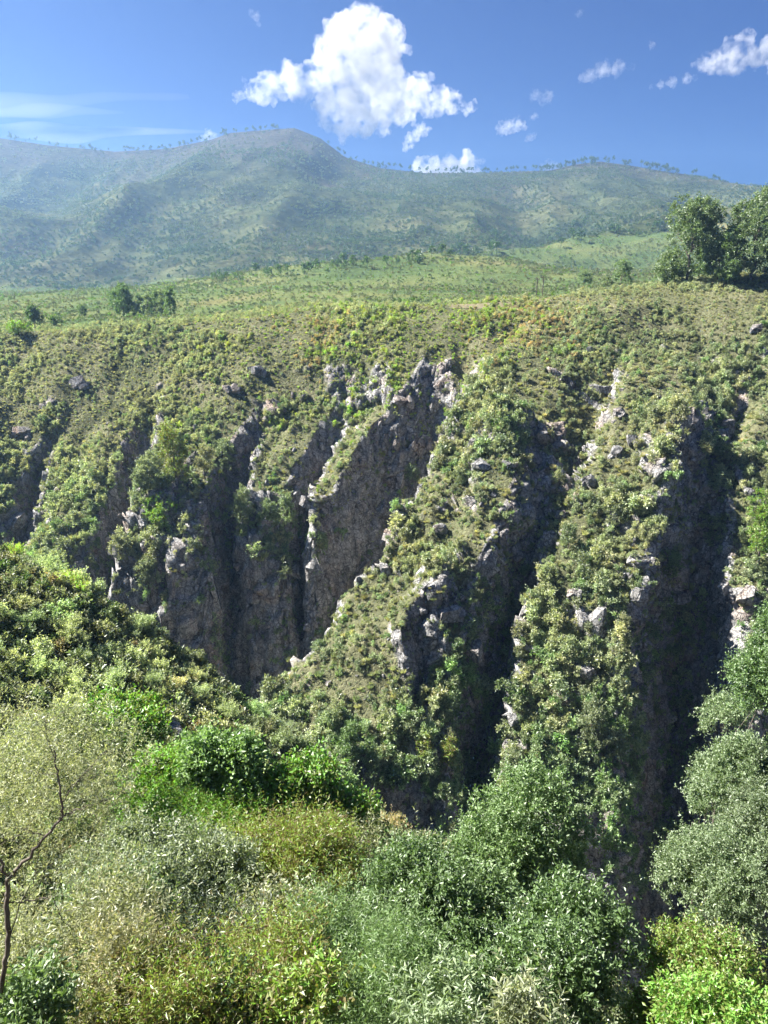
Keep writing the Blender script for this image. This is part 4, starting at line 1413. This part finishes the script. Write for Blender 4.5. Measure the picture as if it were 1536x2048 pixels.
WALL_TREES = [  # u, v top, v foot, width, tint, bright, label
    (355, 842, 985, 62, 0.90, 1.0, 'tall pale green tree standing highest on the left cliff spurs'),
    (308, 888, 1000, 52, 0.45, 1.35, 'grey green tree left of the tall pale tree on the cliff'),
    (285, 925, 1010, 40, 0.40, 1.2, 'low bushy tree at the left end of the cliff trees'),
    (325, 985, 1050, 80, 0.95, 1.05, 'yellow green tree on the cliff edge under the tall pale tree'),
    (410, 885, 960, 46, 0.62, 1.1, 'olive tree right of the tall pale tree on the cliff'),
    (455, 878, 955, 50, 0.40, 1.2, 'round tree on the cliff top beside the olive tree'),
    (490, 968, 1070, 48, 0.42, 1.25, 'tree on the left edge of the first rock pillar'),
    (575, 975, 1060, 36, 0.36, 1.3, 'slim tree on the shoulder of the first rock pillar'),
    (540, 995, 1075, 44, 0.34, 1.1, 'tree in the middle of the first rock pillar'),
    (640, 1060, 1105, 28, 0.34, 1.3, 'small tree on the second rock pillar above reddish rock'),
    (702, 1440, 1560, 46, 0.24, 1.1, 'tall narrow tree at the foot of the middle spur'),
    (755, 1480, 1590, 60, 0.30, 1.2, 'leafy tree beside the tall narrow tree under the middle spur'),
    (690, 1500, 1600, 60, 0.34, 1.1, 'dark leafy tree low down left of the middle spur foot'),
    (848, 1455, 1525, 30, 0.90, 0.9, 'yellow green slim tree in shade below the rock column'),
    (892, 1470, 1545, 32, 0.90, 0.85, 'olive slim tree beside the yellow green one under the rock column'),
    (1135, 1040, 1110, 34, 0.40, 1.2, 'bushy tree on the crest of the right hand spur'),
    (1335, 1090, 1160, 56, 0.30, 1.35, 'overhanging tree on the cliff at the edge of the black chasm'),
    (1045, 1120, 1170, 34, 0.30, 1.2, 'tree in the dark gully between the two lit spurs'),
    (820, 925, 975, 44, 0.38, 1.3, 'sunlit tree on the skyline of the middle spur over the dark gully'),
    (1515, 990, 1130, 70, 0.95, 1.0, 'bright yellow green tree at the right edge on the far wall'),
    (1440, 1015, 1100, 90, 0.40, 1.2, 'spreading grey green tree on the far wall right of the chasm'),
    (1180, 1380, 1500, 60, 0.44, 1.1, 'straggly grey tree on the front of the right hand spur'),
    (1225, 1450, 1530, 46, 0.42, 1.1, 'pale bush hanging off the cliff of the right hand spur'),
    (1020, 1500, 1560, 40, 0.45, 1.2, 'small tree at the lowest tip of the right hand spur'),
    (245, 1060, 1130, 46, 0.55, 1.2, 'olive bush on the tip of the left cliff spur'),
    (300, 1100, 1190, 50, 0.45, 1.1, 'grey green tree hanging on the face of the left cliff spur'),
]
for i, (u, vt, vb, wd, ti, br, lab) in enumerate(WALL_TREES):
    far_tree('cliff_tree', lab, 'tree', u, vt, vb, wd, 700 + 2 * i, ti, br, leaf=0.3, dens=1.3, bark=M_BARK)

# ------------------------------------------------------------------ pines on the skyline and the hills
def pine_mesh(seed, kind):
    r = np.random.default_rng(seed)
    if kind == 0:       # bare stem, tuft on top
        lb = [(0, 0, 0.72, 0.16, 0.16, 0.14), (0.05, 0, 0.88, 0.12, 0.12, 0.12)]
    elif kind == 1:     # ragged cone
        lb = [(0, 0, 0.3, 0.22, 0.22, 0.16), (0, 0, 0.55, 0.16, 0.16, 0.18), (0, 0, 0.8, 0.09, 0.09, 0.18)]
    else:
        lb = [(0, 0, 0.5, 0.26, 0.26, 0.3), (0.1, 0, 0.75, 0.18, 0.18, 0.2)]
    cm = spray('pine_tree', seed, lb, 34, 4, 0.1, (0.14, 0.07), M_LEAF, hollow=0.4)
    # stem: a thin tapered prism joined to the same small mesh
    V = np.empty(len(cm.vertices) * 3, np.float32)
    cm.vertices.foreach_get('co', V)
    F = np.empty(len(cm.polygons) * 3, np.int32)
    cm.loops.foreach_get('vertex_index', F)
    V, F = V.reshape(-1, 3), F.reshape(-1, 3)
    a = np.arange(3) * 2.094
    ring = np.stack([np.cos(a), np.sin(a), np.zeros(3)], -1)
    S = np.concatenate([ring * 0.022 + [0, 0, -0.1], ring * 0.012 + [0, 0, 0.9]])
    k = len(V)
    SF = np.array([[0, 1, 4], [0, 4, 3], [1, 2, 5], [1, 5, 4], [2, 0, 3], [2, 3, 5]]) + k
    me = mesh_np('pine_tree', np.concatenate([V, S]), np.concatenate([F, SF]), smooth=False)
    at_ = me.attributes.new('rnd', 'FLOAT', 'FACE')
    at_.data.foreach_set('value', np.concatenate([np.repeat(r.random(len(F) // 2), 2), np.full(6, 0.3)]).astype(np.float32))
    me.materials.append(M_LEAF)
    return me


PINES = [pine_mesh(800 + i, k) for i, k in enumerate((0, 0, 0, 1, 2))]
rng = np.random.default_rng(810)


def pine(x, y, h, k, lab, grp, tint=0.05, bright=0.8, wide=1.0):
    o = link('pine_tree', PINES[k])
    o.location = (x, y, float(land(x, y)) - 0.3)
    o.scale = (h * wide, h * wide, h)
    o.rotation_euler = (0, 0, float(rng.random() * 6.28))
    tint_of(o, tint, bright)
    tag(o, lab, 'pine tree', grp)


SKY_RANGES = [(0, 60, 9), (60, 230, 15), (235, 330, 15), (330, 450, 18), (450, 560, 18), (640, 760, 13), (760, 850, 10), (850, 960, 17), (960, 1050, 11), (1050, 1130, 18), (1130, 1230, 30), (1230, 1360, 28), (1360, 1420, 4), (1430, 1470, 5)]
for a, b, n in SKY_RANGES:
    for i in range(n):
        u = rng.uniform(a, b)
        y = YRIDGE - rng.uniform(0, 26)
        x = at(u, 300, y)[0]
        h = rng.uniform(8.5, 14.5) * (1.15 if u > 1100 else 1.0)
        where = ('far left skyline' if u < 230 else 'left dip of the skyline' if u < 340 else 'skyline climbing to the summit' if u < 450 else 'mountain summit skyline' if u < 600
                 else 'skyline falling right of the summit' if u < 760 else 'low saddle skyline' if u < 960 else 'skyline between saddle and right summit' if u < 1130
                 else 'right summit skyline' if u < 1240 else 'skyline falling to the gum trees')
        lab = '%s thin pine on the %s' % ('tall' if h > 12 else 'short', where)
        pine(x, y, h, int(rng.choice(4, p=[.3, .3, .25, .15])), lab, 'pines on the ' + where)
for i in range(54):
    u = rng.uniform(900, 1330)
    v = 500 - (u - 900) * 0.125 + rng.uniform(-14, 24)
    p = hit(u, v, 560)
    pine(p[0], p[1], rng.uniform(7, 13), int(rng.choice([1, 3, 4])), ('dark pine on the upper hill slope left of the gum trees' if u > 1120 else 'dark pine on the lower hill slope toward the picture centre'), 'dark pines on the hill slope', 0.08, 0.8, 1.3)
for i in range(34):
    u = rng.uniform(430, 900)
    v = 560 - (u - 430) * 0.095 + rng.uniform(-6, 8)
    p = hit(u, v, 300)
    pine(p[0], p[1], rng.uniform(4, 8), int(rng.choice([1, 3, 4])), ('small pine on the left flank of the central plateau hill' if u < 640 else 'small pine on the crest of the central plateau hill'), 'small pines on the central plateau hill', 0.1, 0.85, 1.2)

# ------------------------------------------------------------------ power poles and the dirt track
for i, (u, vt, vb) in enumerate(((1073, 557, 592), (1085, 554, 592))):
    g = hit(u, vb, 200)
    s = px_scale(u, vb, g[1])
    H = (vb - vt) * s
    rt = bpy.data.objects.new('power_pole', None)
    COL.objects.link(rt)
    rt.location = g
    rt.rotation_euler = (0, 0, 0.5)
    link('pole', tubes('pole', [(np.array([(0, 0, -0.5), (0, 0, H * 0.5), (0, 0, H)]), np.array([0.19, 0.17, 0.13]))], M_POLE, 8), None, rt)
    link('crossarm', tubes('crossarm', [(np.array([(-1.1, 0.16, H * 0.93), (0, 0.16, H * 0.93), (1.1, 0.16, H * 0.93)]), np.array([0.08, 0.08, 0.08]))], M_POLE, 4), None, rt)
    for k in (-0.95, 0.0, 0.95):
        link('insulator', tubes('insulator', [(np.array([(k, 0.16, H * 0.93), (k, 0.16, H * 0.93 + 0.16), (k, 0.16, H * 0.93 + 0.32)]), np.array([0.05, 0.08, 0.04]))], M_POLE, 6), None, rt)
    tag(rt, ['left wooden power pole of the pair on the plateau edge', 'right wooden power pole of the pair on the plateau edge'][i], 'pole', 'two power poles on the plateau')
a_ = [hit(u, v, 150) for u, v in ((900, 612), (960, 609), (1010, 607), (1055, 604), (1100, 599))]
a_ = np.array(a_)
t = np.linspace(0, 4, 60)
c = np.stack([np.interp(t, np.arange(5), a_[:, i]) for i in range(2)], -1)
d = unit(np.gradient(c, axis=0))
nrm = np.stack([-d[:, 1], d[:, 0]], -1)
rows = []
for k in (-1.8, -0.9, 0, 0.9, 1.8):
    q = c + nrm * k
    rows.append(np.stack([q[:, 0], q[:, 1], land(q[:, 0], q[:, 1]) + 0.12], -1))
pm = link('path', mesh_np('path', np.concatenate(rows), grid_faces(5, 60)), M_PATH)
pm['kind'] = 'structure'

# ------------------------------------------------------------------ rock outcrops
OUTCROPS = [  # u, v, size px, label
    (1195, 785, 46, 'pale jagged outcrop high on the right hand spur'), (1240, 830, 26, 'rubbly outcrop just under the pale jagged one'), (1325, 697, 24, 'lone grey outcrop on the upper right slope'),
    (1265, 885, 34, 'split boulder on the crest of the right hand spur'), (1230, 905, 26, 'flat pale ledge beside the split boulder'), (1005, 828, 26, 'small tilted outcrop at the top of the middle spur'),
    (1045, 850, 24, 'dark upright rock right of the small tilted outcrop'), (965, 935, 36, 'pale outcrop on the upper middle spur'), (1020, 930, 30, 'blocky dark outcrop on the middle spur top'),
    (1175, 965, 36, 'tall dark block on the right hand spur'), (1125, 1030, 28, 'round pale knob on the left crest of the right hand spur'), (1300, 1000, 40, 'white streaked cliff block by the black chasm'),
    (155, 768, 38, 'wedge of rock on the left slope'), (45, 865, 40, 'stacked ledges near the left edge'),
    (515, 745, 34, 'square block at the top of the left cliff spur'), (470, 780, 34, 'blue grey cliff block on the left spur'),
    (718, 1160, 40, 'curved overhanging slab on the left skyline of the middle spur'), (770, 1140, 34, 'dark tilted slab on the middle spur'), (900, 1228, 56, 'flat topped block capping the rock column'),
    (1035, 1262, 34, 'bright left edge block of the right hand spur'), (1030, 1440, 40, 'lit white block low on the right hand spur'), (1168, 1345, 40, 'white patch of rock above the cliff of the right hand spur'),
    (1150, 1190, 30, 'dark outcrop in the middle of the right hand spur'), (880, 1060, 30, 'striped slab in the middle spur scrub'), (1510, 660, 26, 'small outcrop at the right edge of the upper slope'),
    (240, 1108, 40, 'sunlit curved block on the tip of the left cliff spur'), (330, 1000, 40, 'ledge under the yellow green cliff tree'), (30, 1050, 44, 'rounded boulder near the left edge above the near slope'),
    (140, 1412, 70, 'pale stone in the scrub of the left shoulder'), (305, 1475, 95, 'big grey rock slab among the vine bushes'), (365, 1512, 70, 'purple grey slab right of the big rock slab'),
    (385, 1598, 60, 'pale stone between the vine mounds'), (575, 1662, 40, 'grey stone among the low vine bushes'), (8, 1215, 44, 'grey stone at the left edge of the near slope'),
    (1180, 700, 18, 'tiny pale stones high on the right slope'), (1490, 760, 22, 'grey rock in the scrub at far right slope'),
]
for i, (u, v, sz, lab) in enumerate(OUTCROPS):
    g = hit(u, v, 14)
    s = px_scale(u, v, g[1]) * sz * 0.5
    r = np.random.default_rng(950 + i)
    rt = bpy.data.objects.new('rock_outcrop', None)
    COL.objects.link(rt)
    rt.location = g
    for k in range(4 if sz > 30 else 3):
        o = link('rock', ROCKS[int(r.integers(7))], None, rt)
        o.location = ((0, 0, 0.15 * s) if k == 0 else (r.uniform(-.95, .95) * s, r.uniform(-.5, .5) * s, r.uniform(-.55, .25) * s))
        q = s * (0.8 if k == 0 else r.uniform(.35, .6))
        o.scale = (q * r.uniform(.8, 1.15), q * r.uniform(.8, 1.1), q * r.uniform(.65, 1.0))
        o.rotation_euler = (r.uniform(-.3, .3), r.uniform(-.35, .1), r.uniform(0, 6.28))
    tag(rt, lab, 'rock')

# ------------------------------------------------------------------ clouds: lumpy bodies of bright mist far beyond the mountain
def cloud_mat(name, dens, aniso=0.15, size=100.0, ragged=True):
    m, nt, N, L = new_mat(name)
    pv = N('ShaderNodeVolumePrincipled')
    pv.inputs['Color'].default_value = (0.75, 0.745, 0.735, 1)
    pv.inputs['Density'].default_value = dens
    pv.inputs['Anisotropy'].default_value = aniso
    if ragged:              # torn, uneven mist
        tc = N('ShaderNodeTexCoord')
        n = noise_node(nt, tc.outputs['Object'], 1.0 / size, 4, 0.6, 0.3)
        mr = N('ShaderNodeMapRange')
        mr.inputs[1].default_value, mr.inputs[2].default_value = 0.40, 0.66
        mr.inputs[3].default_value, mr.inputs[4].default_value = 0.0, 1.7 * dens
        L(n.outputs[0], mr.inputs[0])
        L(mr.outputs[0], pv.inputs['Density'])
    o = N('ShaderNodeOutputMaterial')
    L(pv.outputs[0], o.inputs['Volume'])
    return m


YC = 5200.0


def cloud(label, puffs, dens, seed, flat=0.55, vox=0.085, rough=0.15, name='cloud', far=0.0):
    """puffs (u, v, radius px): a union of balls, remeshed and roughened"""
    import bmesh
    c0 = np.array(at(puffs[0][0], puffs[0][1], YC + far))
    s = px_scale(puffs[0][0], puffs[0][1], YC + far)
    bm = bmesh.new()
    rng = np.random.default_rng(seed)
    extra = []
    for u, v, r in puffs:                    # smaller billows budding from each puff
        for _ in range(7):
            a = rng.uniform(0, 6.28)
            q = r * rng.uniform(0.22, 0.5)
            extra.append((u + math.cos(a) * r * 0.78, v + math.sin(a) * r * 0.7, q))
    for u, v, r in [(a, b, c * 0.86) for a, b, c in puffs] + extra:
        p = np.array(at(u, v, YC + far + (max(0.0, u - 740) * 5.0 if far == 0 and len(puffs) > 20 else 0.0))) - c0
        p[1] += rng.uniform(-.4, .4) * r * s
        ret = bmesh.ops.create_icosphere(bm, subdivisions=2, radius=r * s)
        for q in ret['verts']:
            q.co = Vector((q.co.x + p[0], q.co.y * 1.1 + p[1], q.co.z + p[2]))
    me = bpy.data.meshes.new('cloud_tmp')
    bm.to_mesh(me)
    bm.free()
    tmp = link('cloud_tmp', me)
    md = tmp.modifiers.new('r', 'REMESH')
    md.mode = 'VOXEL'
    rs = np.array([q[2] for q in puffs])
    md.voxel_size = max(np.median(rs) * s * vox, 4.0)
    md.use_smooth_shade = True
    dg = bpy.context.evaluated_depsgraph_get()
    me2 = bpy.data.meshes.new_from_object(tmp.evaluated_get(dg))
    bpy.data.objects.remove(tmp)
    n = len(me2.vertices)
    V = np.empty(n * 3, np.float32)
    me2.vertices.foreach_get('co', V)
    NN = np.empty(n * 3, np.float32)
    me2.vertices.foreach_get('normal', NN)
    V, NN = V.reshape(-1, 3).astype(float), NN.reshape(-1, 3)
    L = np.median(rs) * s
    big = np.abs(fbm(V[:, 0] / L / 0.9, V[:, 1] / L / 0.9, V[:, 2] / L / 0.9, octv=5, seed=seed, gain=0.65))
    fine = fbm(V[:, 0] / L / 0.3, V[:, 1] / L / 0.3, V[:, 2] / L / 0.3, octv=3, seed=seed + 5, gain=0.6)
    V = V + NN * ((big * 2.6 - 0.65 + fine * 0.55) * rough * L * 2)[:, None]
    me2.vertices.foreach_set('co', np.ascontiguousarray(V, dtype=np.float32).ravel())
    me2.name = name
    me2.materials.clear()
    me2.materials.append(cloud_mat('mist', dens, size=L * 0.8))
    o = link(name, me2)
    o.location = c0
    tag(o, label, 'cloud', 'clouds over the mountain')
    return o


BIG = [(735, 95, 75), (690, 75, 55), (660, 110, 45), (720, 45, 42), (770, 60, 36), (740, 22, 24), (795, 90, 26), (640, 150, 34), (590, 165, 40), (550, 172, 36), (520, 178, 28), (575, 140, 20), (500, 192, 16),
       (690, 160, 55), (740, 160, 50), (680, 205, 44), (720, 225, 55), (670, 245, 34), (685, 268, 20), (780, 200, 55), (835, 195, 42), (800, 160, 28), (845, 160, 22), (880, 200, 36), (908, 210, 28), (935, 214, 19),
       (760, 240, 34), (810, 232, 26), (650, 225, 26), (770, 130, 40)]
cloud('big white billowing cloud above the mountain summit', BIG, 0.009, 1001)
cloud('long white cloud sitting low behind the saddle of the ridge', [(870, 335, 26), (900, 328, 22), (840, 330, 20), (935, 322, 22), (960, 325, 12), (915, 345, 24), (850, 350, 24), (950, 345, 18), (885, 350, 24)], 0.009, 1003, far=2600.0)
cloud('small curved cloud hanging under the big cloud', [(840, 262, 16), (825, 275, 14), (818, 288, 12), (812, 298, 9), (855, 258, 8)], 0.008, 1005, far=2600.0)
cloud('small white cloud right of the big cloud, over the saddle', [(1015, 255, 18), (1035, 250, 16), (1000, 262, 12), (1048, 255, 8)], 0.006, 1007)
cloud('tiny cloud puff below the small white cloud', [(1063, 274, 10), (1055, 278, 7), (1070, 268, 6)], 0.006, 1009)
cloud('tiny faint cloud puff above the small white cloud', [(1070, 232, 8), (1064, 236, 6)], 0.005, 1011)
cloud('faint torn cloud wisp between the big cloud and right clouds', [(1072, 190, 14), (1095, 195, 14), (1085, 203, 10), (1062, 198, 7)], 0.0025, 1013)
cloud('thin flat cloud left of the bright cloud at the right edge', [(1180, 150, 18), (1205, 142, 20), (1235, 138, 18), (1262, 136, 9), (1160, 156, 10)], 0.003, 1015)
cloud('bright forked cloud touching the right picture edge', [(1430, 122, 26), (1405, 134, 20), (1450, 130, 24), (1460, 105, 26), (1485, 80, 22), (1480, 125, 26), (1515, 115, 28), (1545, 95, 30), (1495, 66, 12), (1560, 130, 26)], 0.006, 1017)
cloud('narrow cloud streak under the bright forked cloud', [(1345, 164, 13), (1320, 170, 10), (1375, 158, 12), (1302, 175, 6), (1390, 156, 7)], 0.005, 1019)
cloud('small cloud peeping over the left ridge', [(418, 270, 14), (430, 274, 10), (405, 276, 9)], 0.006, 1021)
cloud('small cloud peeping over the ridge left of the right summit', [(1100, 333, 16), (1085, 338, 10), (1118, 338, 10)], 0.004, 1023)
cloud('small torn cloud high above the left sky', [(512, 32, 11), (502, 24, 8), (517, 48, 7)], 0.003, 1025)
cloud('small fragment at the left tip of the big cloud', [(478, 190, 13), (472, 200, 8), (487, 160, 7)], 0.005, 1027)
cloud('faint speck of cloud near the top right', [(1157, 28, 8), (1162, 22, 6)], 0.003, 1029)
cloud('faint speck of cloud above the thin flat cloud', [(1303, 90, 9)], 0.004, 1031)


def cirrus(label, u0, v0, u1, v1, th, dens, seed, depth=500.0):
    """a long thin sheet of ice cloud with tapered ends, far behind"""
    rng = np.random.default_rng(seed)
    Yc = 9000.0
    a, b = np.array(at(u0, v0, Yc)), np.array(at(u1, v1, Yc))
    n, sides = 60, 16
    t = np.linspace(0, 1, n)
    s = px_scale(u0, v0, Yc)
    V = []
    for i in range(n):
        c = a + (b - a) * t[i]
        k = max(0.0, math.sin(math.pi * (0.02 + 0.96 * t[i]))) ** 0.6
        k *= 0.75 + 0.35 * float(vnoise(np.array([t[i] * 7.0]), np.array([seed * 1.0]), seed=seed)[0])
        ang = np.arange(sides) * 2 * math.pi / sides
        wob = float(vnoise(np.array([t[i] * 5.0]), np.array([seed + 9.0]), seed=seed)[0]) * th * s * 0.5
        V.append(np.stack([np.full(sides, c[0]), c[1] + np.cos(ang) * depth * k, c[2] + wob + np.sin(ang) * th * s * k], -1))
    i = np.arange(n - 1)[:, None] * sides
    j = np.arange(sides)[None]
    k = (j + 1) % sides
    F = np.stack([i + j, i + k, i + sides + k, i + sides + j], -1).reshape(-1, 4)
    me = mesh_np('cirrus_cloud', np.concatenate(V), F)
    me.materials.append(cloud_mat('thin_ice', dens, 0.4, ragged=False))
    o = link('cirrus_cloud', me)
    tag(o, label, 'cloud', 'thin streaks of high cloud')


cirrus('long thin white cloud streak just above the left ridge', -300, 258, 420, 268, 13, 0.00045, 1041)
cirrus('faint broad cloud veil across the left sky', -400, 215, 380, 190, 20, 0.00014, 1043)
cirrus('faint thin cloud streak above the broad veil at left', -300, 225, 250, 225, 10, 0.00022, 1045)
